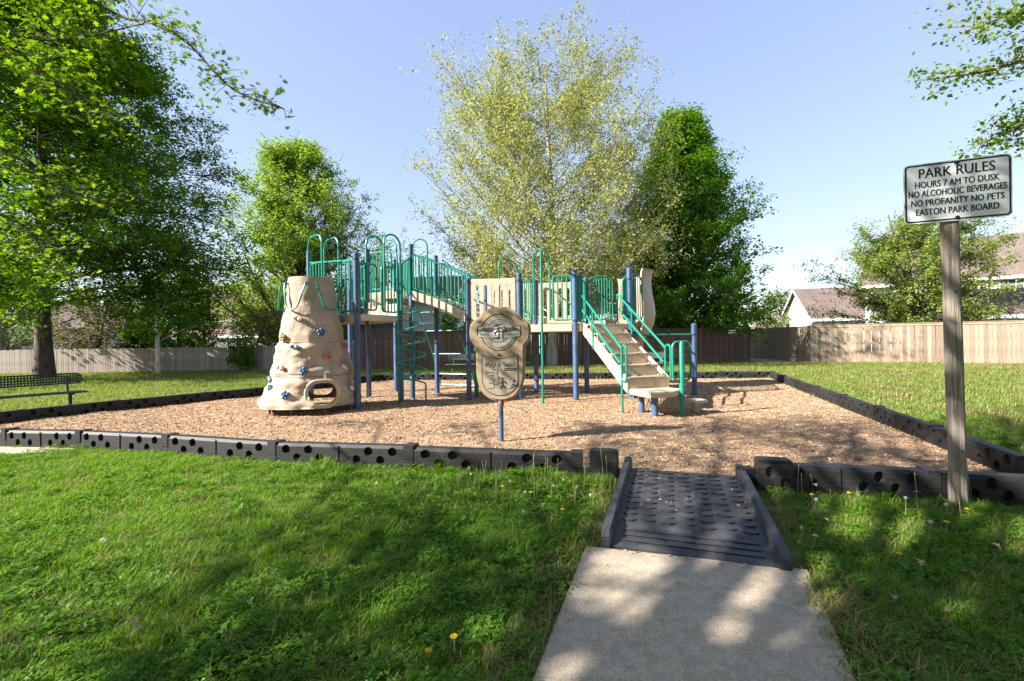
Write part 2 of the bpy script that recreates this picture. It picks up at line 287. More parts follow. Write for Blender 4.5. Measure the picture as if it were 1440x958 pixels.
def tree(name, label, base, H, crown0, prof, n_limb, n_sub, n_twig, n_leaf, leaf_s, lmat, bmat, r0, rise=0.5, scatter=0.25, seed=1, group=None, tmpl=DIAMOND, up=0.4, squash=1.0, lean=(0, 0), fork=None, sub_len=0.32, reject=None, stems=1, clump=0.0, cfreq=0.8, subrise=None, rmin=.6, rmax=1.0, limb_k=1.0, tip=.8):
    """prof(t): crown radius at t (0 crown foot .. 1 top)"""
    global rng
    rng = np.random.default_rng(seed)
    t = thing(name, label, 'tree' if H > 3 else 'bush', base, 0, group)
    tr = MB(); limbs = MB(); leaves = []
    H2 = H * 0.96 if fork is None else fork
    tops = []
    for s_ in range(stems):
        ox, oy = (0, 0) if stems == 1 else (rng.normal() * 0.9, rng.normal() * 0.4)
        path = [np.array([lean[0] * q + ox * q ** 1.2 + 0.03 * H * 0.3 * math.sin(q * 5 + seed + s_), lean[1] * q + oy * q + 0.03 * H * 0.25 * math.sin(q * 4 + 2 * seed), H2 * q - 0.12 * (q == 0)]) for q in np.linspace(0, 1, 12)]
        rad = [r0 * (1.35 if i == 0 else 1.0) * (1 - 0.93 * (i / 11)) + 0.012 for i in range(12)]
        rad[1] = r0 * 0.98
        tr.tube(path, rad, 10); tops.append(path)
    def trunk_at(z, s_=0):
        p = tops[s_]; q = min(max(z / H2, 0), 1) * 11; i = min(int(q), 10); return p[i] + (p[i + 1] - p[i]) * (q - i)
    for i in range(n_limb):
        s_ = rng.integers(0, stems)
        u = (i + rng.uniform(0, 1)) / n_limb
        tt = .95 * u ** 0.85
        zt = crown0 + (H - crown0) * tt * .97
        az = i * 2.39996 + rng.normal() * 0.3
        rr = prof(tt) * rng.uniform(rmin, rmax)
        drop = rise * rr
        z0 = max(min(zt - drop, H2 * 0.93), crown0 * 0.75)
        a = trunk_at(z0, s_); ce = trunk_at(min(zt, H2), s_)
        e = np.array([ce[0] + rr * math.cos(az), ce[1] + squash * rr * math.sin(az), zt])
        mid = a + (e - a) * 0.5 + np.array([0, 0, (0.12 - 0.28 * (rise > 0.6)) * rr])
        B = bez(a, mid, e, 7); lr = max(0.012, limb_k * r0 * 0.33 * (1 - 0.75 * z0 / H) * (0.4 + 0.6 * rr / max(prof(0.35), 0.1)))
        limbs.tube(B, [lr * (1 - 0.85 * k / 6) + 0.004 for k in range(7)], 5)
        for j in range(n_sub):
            q = rng.uniform(0.12, 1.0) ** tip; sp = B[min(int(q * 6), 6)]
            ang = az + rng.normal() * 0.9; ln = sub_len * max(rr, 0.5) * rng.uniform(0.5, 1.2) + 0.3
            d = np.array([math.cos(ang), squash * math.sin(ang), (rise * 0.8 if subrise is None else subrise) + rng.normal() * 0.35]); d /= np.linalg.norm(d)
            ep = sp + d * ln
            if reject is not None and reject(ep + np.array(base)): continue
            C = bez(sp, sp + d * ln * 0.5 + np.array([0, 0, 0.06 * ln]), ep, 4)
            limbs.tube(C, [max(lr * 0.38, 0.008) * (1 - 0.8 * k / 3) for k in range(4)], 4, cap=False)
            for w in range(n_twig):
                m = rng.poisson(n_leaf)
                if not m: continue
                p0 = C[rng.integers(1, 4)]; td = d * .6 + rng.normal(size=3) * .75 + np.array([0, 0, .5 * (subrise or .1)]); td /= np.linalg.norm(td)
                q = rng.uniform(0.1, 1.0, (m, 1)); leaves.append(p0 + td * q * scatter * 3.0 * rng.uniform(.5, 1.1) + rng.normal(size=(m, 3)) * (.03 + .16 * scatter))
    tr.build('trunk', bmat, t, smooth=True)
    if len(limbs.v): limbs.build('limbs', bmat, t, smooth=True)
    P = np.concatenate(leaves); P = P[P[:, 2] > 0.15]
    if reject is not None:
        Pb = P + np.array(base); P = P[~np.array([reject(p) for p in Pb])]
    bias = None
    if clump > 0:
        nz = np.array([noise.noise(Vector((p[0] * cfreq + seed, p[1] * cfreq, p[2] * cfreq * 1.25))) + .5 * noise.noise(Vector((p[0] * cfreq * 2.2, p[1] * cfreq * 2.2 + seed, p[2] * cfreq * 2.6))) for p in P])
        P = P[nz > np.quantile(nz, clump)]
    cz = (crown0 + H) * .45; bias = P - np.array([lean[0] * .5, lean[1] * .5, cz]); bias[:, 2] *= .5; bias = .3 * bias / (np.linalg.norm(bias, axis=1)[:, None] + 1e-6)
    me = leaf_mesh('crown', P, leaf_s, tmpl, lmat, up, bias); o = bpy.data.objects.new('crown', me); col.objects.link(o); o.parent = t; o['kind'] = 'stuff'
    return t
def scatter(name, pts, rot, scl, idx, sources, kind='stuff', label=None):
    """one object whose points carry instances of the source meshes (only for what nobody could count)"""
    me = bpy.data.meshes.new(name); me.vertices.add(len(pts)); me.vertices.foreach_set('co', np.asarray(pts, np.float32).ravel())
    for nm, tp, dat, key in (('rot', 'FLOAT_VECTOR', rot, 'vector'), ('scl', 'FLOAT', scl, 'value'), ('idx', 'INT', idx, 'value')):
        a = me.attributes.new(nm, tp, 'POINT'); a.data.foreach_set(key, np.asarray(dat, np.int32 if tp == 'INT' else np.float32).ravel())
    o = bpy.data.objects.new(name, me); col.objects.link(o)
    sc_ = bpy.data.collections.new(name + '_sources')
    for i, (m_, mt) in enumerate(sources):
        q = bpy.data.objects.new('%s_source_%02d' % (name, i), m_)
        if not m_.materials: m_.materials.append(mt)
        sc_.objects.link(q)
    g = bpy.data.node_groups.new(name + '_scatter', 'GeometryNodeTree')
    g.interface.new_socket(name='Geometry', in_out='INPUT', socket_type='NodeSocketGeometry'); g.interface.new_socket(name='Geometry', in_out='OUTPUT', socket_type='NodeSocketGeometry')
    N = g.nodes; L = g.links; gi = N.new('NodeGroupInput'); go = N.new('NodeGroupOutput'); ip = N.new('GeometryNodeInstanceOnPoints'); ci = N.new('GeometryNodeCollectionInfo')
    ci.inputs['Collection'].default_value = sc_; ci.inputs['Separate Children'].default_value = True; ci.inputs['Reset Children'].default_value = True
    ip.inputs['Pick Instance'].default_value = True
    def attr(nm, tp):
        n = N.new('GeometryNodeInputNamedAttribute'); n.data_type = tp; n.inputs['Name'].default_value = nm; return n.outputs['Attribute']
    L.new(gi.outputs[0], ip.inputs['Points']); L.new(ci.outputs[0], ip.inputs['Instance'])
    L.new(attr('idx', 'INT'), ip.inputs['Instance Index']); L.new(attr('rot', 'FLOAT_VECTOR'), ip.inputs['Rotation']); L.new(attr('scl', 'FLOAT'), ip.inputs['Scale'])
    L.new(ip.outputs[0], go.inputs[0])
    md = o.modifiers.new('scatter', 'NODES'); md.node_group = g
    o['kind'] = kind
    if label: o['label'] = label
    return o

# ------------------------------------------------------------------ ground, bed, paths
def ground():
    b = MB(); xs = sorted(set([-900, -400, -150, -70] + list(range(-40, 45, 4)) + [70, 150, 400, 900])); ys = sorted(set([-300, -100, -40] + list(range(-16, 60, 4)) + [90, 160, 400, 1200]))
    V = [(x, y, 0) for y in ys for x in xs]; n = len(xs)
    F = [(j * n + i, j * n + i + 1, (j + 1) * n + i + 1, (j + 1) * n + i) for j in range(len(ys) - 1) for i in range(n - 1)]
    b.add(V, F); tag(b.build('lawn', M['lawn']), kind='structure')
ground()
FRONT = [(-8.55, 6.35), (-7.6, 6.2), (-6.6, 6.0), (-5.48, 5.84), (-4.11, 5.50), (-2.57, 5.02), (-1.01, 4.71), (0.67, 4.40)]
FRONT_END = (0.99, 4.35)
RIGHT_F = [(2.09, 3.93), (3.35, 3.62), (4.62, 3.30)]
RSIDE = [(4.50, 4.0), (8.12, 14.27)]
BACK = [(8.12, 14.27), (-4.45, 15.45)]
LSIDE = [(-4.45, 15.45), (-6.14, 11.54), (-7.94, 9.06), (-9.2, 6.6)]
BED = [(-9.2, 6.6)] + FRONT[0:] + [FRONT_END, (1.05, 4.28), (2.02, 3.98), RIGHT_F[0], RIGHT_F[1], (4.3, 3.38), RSIDE[0], RSIDE[1], BACK[1], LSIDE[1], LSIDE[2]]
def bed():
    bm = bmesh.new(); bx = [p[0] for p in BED]; by = [p[1] for p in BED]
    st = 0.35; vs_ = {}
    x = min(bx)
    nx = int((max(bx) - x) / st) + 2; ny = int((max(by) - min(by)) / st) + 2
    # clipped grid: keep the outline exact and triangulate the polygon, then subdivide
    f = bm.faces.new([bm.verts.new((p[0], p[1], 0.012)) for p in BED])
    bmesh.ops.triangulate(bm, faces=[f])
    for _ in range(4): bmesh.ops.subdivide_edges(bm, edges=[e for e in bm.edges if e.calc_length() > 0.6], cuts=1, use_grid_fill=True); bmesh.ops.triangulate(bm, faces=bm.faces[:])
    for v in bm.verts:
        if not v.is_boundary: v.co.z = 0.025 + 0.05 * (noise.noise(Vector((v.co.x * 0.7, v.co.y * 0.7, 3))) + 0.5 * noise.noise(Vector((v.co.x * 2.1, v.co.y * 2.1, 9))))
        v.co.z = max(v.co.z, 0.008)
    me = bpy.data.meshes.new('mulch_bed'); bm.to_mesh(me); bm.free(); o = link('mulch_bed', me, M['bed'], smooth=True); tag(o, kind='structure'); return o
bed_obj = bed()
HD = Vector((0.325, 0.946))            # heading of the walk and the ramp
WALK = [(0.44, 2.825), (1.61, 2.50), (1.585 - 0.39 * 9, 2.44 - 0.92 * 9), (0.41 - 0.325 * 9 , 2.77 - 0.946 * 9)]
tag(MB().prism(WALK, -0.08, 0.022).build('footpath', M['concrete'], bevel=0.008), kind='structure')
tag(MB().prism([(12.4, 24.0), (13.8, 22.4), (16.3, 24.2), (14.6, 60), (13.2, 60), (13.3, 27)], -0.05, 0.012).build('far_footpath', M['concrete']), kind='structure')
tag(MB().prism([(-5.5, 5.78), (-5.9, 5.52), (-6.6, 5.42), (-12, 5.4), (-12, 6.6), (-8.6, 6.12), (-6.6, 5.92)], -0.05, 0.012).build('side_footpath', M['concrete']), kind='structure')

# ------------------------------------------------------------------ border timbers
def timber_mesh():
    L_, T, H = 1.0, 0.14, 0.230
    b = MB(); sec = [(-T / 2, -0.04), (-T / 2, H - 0.03), (-T / 2 + 0.02, H), (T / 2 - 0.02, H), (T / 2, H - 0.03), (T / 2, -0.04)]
    n = len(sec); xs = [0.002, 0.998]; P = []
    for x in xs:
        for y, z in sec: P.append((x, y, z))
    F = [(i, (i + 1) % n, n + (i + 1) % n, n + i) for i in range(n)] + [tuple(range(n)), tuple(range(n, 2 * n))[::-1]]
    b.add(P, [f[::-1] for f in F]); o = b.build('border_timber', M['timber'])
    cut = MB()
    for sgn in (-1, 1):
        for fx, fz, r in [(0.075, 0.168, 0.05), (0.245, 0.168, 0.05), (0.685, 0.168, 0.05), (0.855, 0.168, 0.05), (0.16, 0.083, 0.047), (0.325, 0.083, 0.047), (0.6, 0.083, 0.047), (0.77, 0.083, 0.047)]:
            # cones along y, x radius shrunk because the piece is stretched to its length
            k = 16; y0, y1 = sgn * 0.09, sgn * 0.012; P = []
            for y, s in ((y0, 1.0), (y1, 0.78)):
                for a in range(k): P.append((fx + r * s / 1.5 * math.cos(2 * math.pi * a / k), y, fz + r * s * math.sin(2 * math.pi * a / k)))
            F = [(a, (a + 1) % k, k + (a + 1) % k, k + a) for a in range(k)] + [tuple(range(k))[::-1], tuple(range(k, 2 * k))]
            if sgn > 0: F = [f[::-1] for f in F]
            cut.add(P, F)
    c = cut.build('cutter', None); boolean(o, c)
    me = o.data; bpy.data.objects.remove(o)
    bm = bmesh.new(); bm.from_mesh(me)
    o2 = MB(); o2.box((0.469, -T / 2 - 0.004, 0.125), (0.004, 0.010, 0.20)); o2.box((0.469, T / 2 + 0.004, 0.125), (0.004, 0.010, 0.20))
    o2.box((0.9665, 0, 0.172), (0.067, T + 0.014, 0.138))
    m2 = bpy.data.meshes.new('t'); m2.from_pydata(o2.v, [], o2.f); bm.from_mesh(m2)
    bm.to_mesh(me); bm.free(); return me
TM = timber_mesh()
ORD = ['first', 'second', 'third', 'fourth', 'fifth', 'sixth', 'seventh', 'eighth', 'ninth', 'tenth', 'eleventh', 'twelfth']
def timber(p, q, label, z=0.0):
    o = bpy.data.objects.new('border_timber', TM); col.objects.link(o)
    d = Vector((q[0] - p[0], q[1] - p[1])); o.location = (p[0], p[1], z - 0.012); o.rotation_euler = (R(rnd.uniform(-1.2, 1.2)), R(rnd.uniform(-.5, .5)), math.atan2(d.y, d.x)); o.scale = (d.length, 1, 1)
    tag(o, label, 'border timber', 'black border timbers round the wood chip bed')
if TM.materials: TM.materials[0] = M['timber']
else: TM.materials.append(M['timber'])
for i in range(len(FRONT) - 1):
    k = len(FRONT) - 2 - i
    timber(FRONT[i], FRONT[i + 1], 'black timber with round holes, %s along the front edge leftward from the ramp' % ORD[k])
timber(RIGHT_F[0], RIGHT_F[1], 'shaded black front timber right of the ramp, ending near the park rules post')
timber(RIGHT_F[1], RIGHT_F[2], 'shaded black front timber passing behind the foot of the park rules post')
def run(a, b, L_, fmt):
    d = Vector(b) - Vector(a); n = max(1, round(d.length / L_))
    for i in range(n): timber(Vector(a) + d * (i / n), Vector(a) + d * ((i + 1) / n), fmt % ORD[i])
run(RSIDE[0], RSIDE[1], 1.55, 'black timber by the right lawn, %s from the front right corner')
run(BACK[0], BACK[1], 1.58, 'black timber along the far edge, %s from the back right corner')
run(LSIDE[0], LSIDE[1], 1.45, 'black timber on the left edge, %s from the back left corner')
run(LSIDE[1], LSIDE[2], 1.55, 'black timber past the climbing rock on the left edge, %s towards the bench')
run(LSIDE[2], LSIDE[3], 1.45, 'black timber in front of the green bench, %s towards the front left corner')
def end_block(c, rz, label):
    b = MB().box((0, 0, 0.125), (0.27, 0.155, 0.27)); o = b.build('timber_end_block', M['timber'], bevel=0.012)
    b2 = MB().box((0, -0.081, 0.045), (0.22, 0.012, 0.10)); b2.build('foot_plate', M['timber'], o)
    o.location = (c[0], c[1], -0.01); o.rotation_euler = (0, 0, rz); tag(o, label, 'border block', 'plain end blocks beside the ramp')
end_block((0.86, 4.335), R(-11), 'plain black end block capping the border left of the ramp')
end_block((2.24, 3.93), R(-14), 'plain black end block capping the border right of the ramp')
tag(MB().box((0, 0, 0.08), (0.13, 0.12, 0.2)).build('border_stub', M['timber'], bevel=0.008), 'low black stub between ramp rail and right end block', 'border block').location = (2.035, 3.99, -0.02)

# ------------------------------------------------------------------ ramp
def ramp():
    rz = math.atan2(HD.y, HD.x) - R(90); o = (1.025, 2.66)
    t = thing('access_ramp', 'black rubber access ramp with raised bumps leading onto wood chips', 'ramp', (o[0], o[1], 0.0), rz)
    W_, L_ = 0.46, 1.58
    prof = [(0.0, 0.026), (0.03, 0.036), (0.27, 0.05), (0.30, 0.062), (L_ - 0.03, 0.085), (L_, 0.078), (L_ + 0.05, 0.01)]
    b = MB(); P = []
    for x in (-W_, W_):
        for y, z in prof: P.append((x, y, z))
        for y, z in prof[::-1]: P.append((x, y, -0.02))
    n = 2 * len(prof); F = [(i, i + 1, n + i + 1, n + i) for i in range(n - 1)] + [(n - 1, 0, n, 2 * n - 1), tuple(range(n))[::-1], tuple(range(n, 2 * n))]
    b.add(P, [f[::-1] for f in F]); b.build('ramp_plate', M['rubber'], t)
    for k in range(3):
        MB().box((0, 0.075 + 0.075 * k, 0.041 + 0.005 * k), (0.80, 0.028, 0.008)).build('grip_rib', M['rubber'], t, bevel=0.004)
    for sx in (-1, 1):
        q = MB(); P = []
        for y, h in ((-0.015, 0.075), (0.05, 0.115), (0.35, 0.125), (L_ + 0.14, 0.155), (L_ + 0.17, 0.11)):
            for dx, z in ((-0.036, -0.02), (-0.03, h), (0.03, h), (0.036, -0.02)): P.append((sx * 0.487 + dx, y, z))
        F = [];
        for i in range(4): F += [(i * 4 + a, i * 4 + (a + 1) % 4, i * 4 + 4 + (a + 1) % 4, i * 4 + 4 + a) for a in range(4)]
        F += [(3, 2, 1, 0), (16, 17, 18, 19)]
        q.add(P, F); q.build('side_rail', M['rubber'], t, bevel=0.009, smooth=True)
    # bump: a tilted disc that stands proud towards the walk
    bm = MB(); k = 14
    P = [(0.046 * math.cos(2 * math.pi * a / k), 0.031 * math.sin(2 * math.pi * a / k) , 0.0) for a in range(k)]
    Q = [(0.047 * math.cos(2 * math.pi * a / k), 0.034 * math.sin(2 * math.pi * a / k), 0.006 - 0.007 * math.sin(2 * math.pi * a / k)) for a in range(k)]
    bm.add(P + Q, [(a, (a + 1) % k, k + (a + 1) % k, k + a) for a in range(k)] + [tuple(range(k, 2 * k))])
    first = None
    for r_ in range(11):
        for c_ in range(7):
            y = 0.36 + r_ * 0.112 + rnd.uniform(-.004, .004) + (0.02 if c_ % 2 else 0); x = -0.375 + c_ * 0.125
            z = 0.062 + (y - 0.3) / (L_ - 0.33) * 0.023 - 0.001
            if first is None: first = o_ = bm.build('tread_bump', M['rubber'], t, smooth=True)
            else: o_ = bpy.data.objects.new('tread_bump', first.data); col.objects.link(o_); o_.parent = t
            o_.location = (x, y, z); o_.rotation_euler = (0, 0, rnd.uniform(-.15, .15))
ramp()

# ------------------------------------------------------------------ play structure
PO = dict(A=(-2.96, 8.70), B=(-2.36, 9.62), C=(-2.27, 10.33), D=(-3.34, 10.58), E=(-4.12, 11.6), EE=(-4.52, 10.2), F=(-1.87, 11.31), D2=(-3.0, 11.75),
          G=(-0.96, 10.03), H=(0.17, 9.89), I=(1.33, 9.55), J=(1.77, 10.85), K=(0.58, 11.02), G2=(-0.62, 11.2), L=(2.56, 9.87), L2=(2.98, 11.15), M=(4.08, 10.2))
TOP = dict(A=3.02, B=2.95, C=3.52, D=3.48, E=3.3, EE=3.36, F=3.44, D2=3.44, G=2.68, H=2.76, I=2.78, J=2.77, K=2.77, G2=2.77, L=2.84, L2=2.8, M=1.62)
Z1, ZU, ZR = 1.84, 2.44, 1.62
PS = thing('play_structure', 'large playground climber with blue posts, green railings and tan decks', 'play structure', (-0.5, 10.3, 0.0), 0, None, True)
def v3(n, z): return Vector((PO[n][0], PO[n][1], z))
for n in PO:
    b = MB(); x, y = PO[n]; h = TOP[n]; r = 0.058
    b.lathe([(r, -0.1), (r, h - 0.05), (r + 0.004, h - 0.048), (r + 0.004, h - 0.02), (r * 0.75, h), (r * 0.2, h + 0.012)], 18, (x, y, 0))
    b.build('post', M['post_blue'], PS, smooth=True)
def deck(names, z, th=0.14):
    pts = [v3(n, z) for n in names]; c = sum(pts, Vector()) / len(pts)
    pts = [c + (p - c) * 1.0 for p in pts]
    b = MB(); b.slab(pts, 0.03); d = b.build('deck', M['deck'], PS)
    for i in range(len(pts)):
        p, q = pts[i], pts[(i + 1) % len(pts)]; e = (q - p); e.normalize(); n_ = Vector((e.y, -e.x, 0))
        if n_.dot((p + q) / 2 - c) < 0: n_ = -n_
        a0, a1 = p + e * 0.062, q - e * 0.062
        MB().slab([a0 + n_ * 0.03 + Vector((0, 0, 0.012)), a1 + n_ * 0.03 + Vector((0, 0, 0.012)), a1 - n_ * 0.025 + Vector((0, 0, 0.012)), a0 - n_ * 0.025 + Vector((0, 0, 0.012))], th).build('deck_edge', M['tan'], d, bevel=0.01, off=tuple(PS.location))
deck(['A', 'B', 'D', 'EE'], Z1, 0.13); deck(['D', 'C', 'F', 'D2'], ZU, 0.16)
deck(['G', 'H', 'K', 'G2'], ZR, 0.16); deck(['H', 'I', 'J', 'K'], ZR, 0.16); deck(['I', 'L', 'L2', 'J'], ZR, 0.16)
MB().slab([v3('B', 2.12) + Vector((-.06, 0, 0)), v3('C', 2.12), v3('D', 2.12), v3('D', 2.12) + Vector((0.35, -0.4, 0))], 0.28).build('step_block', M['tan'], PS, bevel=0.02)
def railing(a, b, z0, z1, n, peak=0.0, inset=0.07, z0b=None, z1b=None, name='railing', r=0.0155, roundc=True):
    a = Vector((a[0], a[1], 0)); b = Vector((b[0], b[1], 0)); d = (b - a); L_ = d.length; d.normalize(); a = a + d * inset; b = b - d * inset; L_ -= 2 * inset
    z0b = z0 if z0b is None else z0b; z1b = z1 if z1b is None else z1b
    m = MB(); top = []; bot = []; K_ = 12
    def zt(t):
        rr = 0.07; e = min(t, 1 - t) * L_; rd = -(rr - math.sqrt(max(rr * rr - (rr - e) ** 2, 0))) if e < rr and roundc else 0
        return z1 + (z1b - z1) * t + peak * math.sin(math.pi * t) + rd
    def zb(t):
        rr = 0.07; e = min(t, 1 - t) * L_; rd = (rr - math.sqrt(max(rr * rr - (rr - e) ** 2, 0))) if e < rr and roundc else 0
        return z0 + (z0b - z0) * t + rd
    ts = sorted(set([0, 0.012, 0.03, 0.06] + [i / K_ for i in range(1, K_)] + [0.94, 0.97, 0.988, 1]))
    loop = [a + d * (L_ * t) + Vector((0, 0, zt(t))) for t in ts] + [a + d * (L_ * t) + Vector((0, 0, zb(t))) for t in reversed(ts)]
    m.tube(loop, r * 1.25, 8, closed=True)
    for i in range(1, n + 1):
        t = i / (n + 1); p = a + d * (L_ * t); m.tube([p + Vector((0, 0, zb(t))), p + Vector((0, 0, zt(t)))], r, 6, cap=False)
    return m.build(name, M['green'], PS, smooth=True)
def clamps(name, zs):
    for z in zs:
        x, y = PO[name]; MB().lathe([(0.061, -0.022), (0.0665, -0.018), (0.0665, 0.018), (0.061, 0.022)], 18, (x, y, z)).build('clamp', M['clamp'], PS, smooth=True)
def lerp(n, m_, t): return (PO[n][0] + (PO[m_][0] - PO[n][0]) * t, PO[n][1] + (PO[m_][1] - PO[n][1]) * t)
# deck one
MB().tube([v3('EE', 3.1), v3('A', 2.88)], 0.02, 8).build('guard_bar', M['green'], PS, smooth=True)
railing(PO['EE'], lerp('EE', 'A', .34), Z1 + .1, 3.05, 3); railing(lerp('EE', 'A', .68), PO['A'], Z1 + .08, 2.9, 2)
railing(PO['EE'], PO['D'], Z1 + .1, 2.75, 7); railing(PO['D'], PO['E'], Z1 + .5, 3.1, 6)
railing(PO['A'], lerp('A', 'B', .5), Z1 + .1, 2.85, 2); railing(lerp('A', 'B', .5), PO['B'], Z1 + .08, 2.85, 4)
def hoop(p, q, z0, zt, out=None, gap=0.3, name='entry_hoop'):
    p = Vector((p[0], p[1], 0)); q = Vector((q[0], q[1], 0)); d = q - p; w = d.length / 2; d.normalize(); c = (p + q) / 2
    m = MB()
    for k in ((0, 1) if out is not None else (0,)):
        o_ = Vector((0, 0, 0)) if k == 0 else Vector(out) * gap
        rr = min(w, 0.2)
        pts = [c - d * w + o_ + Vector((0, 0, z0)), c - d * w + o_ + Vector((0, 0, zt - rr))]
        pts += arc(c - d * (w - rr) + o_ + Vector((0, 0, zt - rr)), rr, math.pi, math.pi / 2, 6, d, (0, 0, 1)) + arc(c + d * (w - rr) + o_ + Vector((0, 0, zt - rr)), rr, math.pi / 2, 0, 6, d, (0, 0, 1))
        pts += [c + d * w + o_ + Vector((0, 0, z0))]
        m.tube(pts, 0.019, 8)
    if out is not None: m.tube([c + Vector((0, 0, zt)), c + Vector(out) * gap + Vector((0, 0, zt))], 0.016, 6)
    return m.build(name, M['green'], PS, smooth=True)
hoop(lerp('EE', 'A', .36), lerp('EE', 'A', .66), Z1 + .1, 3.46, (-.55, -.6, 0), 0.42)
hoop(lerp('A', 'B', .22), lerp('A', 'B', .6), Z1 + .1, 3.42, (.75, -.2, 0), 0.5)
# spiral climber
sc = Vector((-2.03, 9.2, 0)); m = MB()
hel = [sc + Vector((0.275 * math.cos(a), 0.275 * math.sin(a), 0.42 + (1.52) * a / (2 * math.pi * 5) )) for a in np.linspace(0, 2 * math.pi * 5, 120)]
m.tube(hel, 0.017, 7); m.build('spiral_climber', M['green'], PS, smooth=True)
MB().tube([sc + Vector((-.275, .02, -.1)), sc + Vector((-.275, .02, 2.9))], 0.021, 8).build('climber_pole', M['green'], PS, smooth=True)
MB().tube([sc + Vector((.275, .0, -.1)), sc + Vector((.275, .0, 0.43))], 0.019, 8).build('climber_foot', M['green'], PS, smooth=True)
MB().tube([sc + Vector((-.02, .29, -.1)), sc + Vector((-.02, .29, 2.0)), Vector((*lerp('B', 'C', .3), 2.05))], 0.019, 8).build('climber_pole', M['green'], PS, smooth=True)
MB().tube([Vector((-2.30, 9.2, 2.9)), Vector((-2.32, 9.22, 3.25)), Vector((-2.42, 9.3, 3.4)), Vector((-2.6, 9.4, 3.42))], 0.02, 8).build('entry_hoop', M['green'], PS, smooth=True)
# upper deck railings, hoop, round panel
railing(PO['C'], PO['F'], ZU + .1, 3.3, 7); railing(PO['D'], PO['D2'], ZU + .05, 3.3, 7); railing(PO['D2'], lerp('D2', 'F', .45), ZU + .1, 3.3, 4)
railing(PO['B'], PO['C'], Z1 + .3, 2.95, 5, z1b=3.2, z0b=ZU - .05); railing(PO['D'], lerp('D', 'C', .62), ZU + .08, 3.38, 5)
hoop(lerp('C', 'G', .02), lerp('C', 'G', .30), ZU, 3.62)
def round_panel(c, ux, w, h, mat_, name):
    P = []
    for a in arc((0, 0), 1, R(180), R(0), 14, (1, 0), (0, 1)) if False else []: pass
    out = [(-w, -h), (w, -h)] + [(w * math.cos(t), h * 0.35 + w * math.sin(t)) for t in np.linspace(0, math.pi, 13)]
    ux = Vector(ux).normalized(); n_ = Vector((-ux.y, ux.x, 0))
    pts = [Vector(c) + ux * x + Vector((0, 0, z)) - n_ * .02 for x, z in out]
    return MB().slab(pts, 0.04, n_).build(name, mat_, PS, bevel=0.008)
round_panel((-3.3, 11.3, 3.05), (1, .15, 0), 0.21, 0.36, M['shaded_tan_and_inset'], 'round_panel')  # a tan panel; its shade is put into the brown colour
# beige house-shaped panel between the decks
hp = [(-.24, 0), (.24, 0), (.24, .3), (0, .5), (-.24, .3)]
for s_, mt, off in ((1.0, 'tan', 0), (0.62, 'shaded_tan_and_inset', -0.035)):
    MB().slab([Vector((-3.05 + x * s_, 10.45 + off, Z1 + .06 + z * s_)) for x, z in hp], 0.05, (0, 1, 0)).build('house_panel', M[mt], PS, bevel=0.006)
# arch bridge from the upper deck down to the right decks
m = MB(); NB = 10
def brz(t): return ZU + (1.86 - ZU) * t + 0.05 * math.sin(math.pi * t)
br = bpy.data.objects.new('bridge', None); col.objects.link(br); br.parent = PS
for k in range(NB):
    t0, t1 = k / NB, (k + 0.93) / NB
    a0 = v3('C', 0).lerp(v3('G', 0), t0); a1 = v3('C', 0).lerp(v3('G', 0), t1); b0 = v3('F', 0).lerp(v3('G2', 0), t0); b1 = v3('F', 0).lerp(v3('G2', 0), t1)
    q = [a0 + Vector((0, 0, brz(t0))), a1 + Vector((0, 0, brz(t1))), b1 + Vector((0, 0, brz(t1))), b0 + Vector((0, 0, brz(t0)))]
    o = MB().slab(q, 0.04).build('bridge_plank', M['deck'], None, off=tuple(PS.location)); o.parent = br
for n0, n1, s_ in (('C', 'G', -1), ('F', 'G2', 1)):
    d = (v3(n1, 0) - v3(n0, 0)).normalized(); nn = Vector((d.y, -d.x, 0)) * (1 if s_ < 0 else -1) * 0.045
    b = MB(); P = []
    for i in range(13):
        t = 0.04 + 0.92 * i / 12; p = v3(n0, 0).lerp(v3(n1, 0), t)
        for off, dz in ((-.02, .03), (.02, .03), (.02, -.17), (-.02, -.17)): P.append(p + nn + nn.normalized() * off + Vector((0, 0, brz(t) + dz)))
    F = [(0, 1, 2, 3), (51, 50, 49, 48)]
    for i in range(12): F += [(i * 4 + a, i * 4 + 4 + a, i * 4 + 4 + (a + 1) % 4, i * 4 + (a + 1) % 4) for a in range(4)]
    b.add(P, F); o = b.build('bridge_beam', M['tan'], None, off=tuple(PS.location)); o.parent = br
    # railing that follows the arch
    m = MB(); T_ = np.linspace(0.06, 0.97, 15)
    def at(t, dz): p = v3(n0, 0).lerp(v3(n1, 0), t); return p + nn + Vector((0, 0, brz(t) + dz))
    m.tube([at(t, 0.86 - 0.02 * math.sin(math.pi * t)) for t in T_] + [at(t, 0.08) for t in T_[::-1]], 0.017, 8, closed=True)
    for t in np.linspace(0.1, 0.93, 13): m.tube([at(t, .08), at(t, .86)], 0.013, 6, cap=False)
    o = m.build('bridge_railing', M['green'], None, smooth=True, off=tuple(PS.location)); o.parent = br
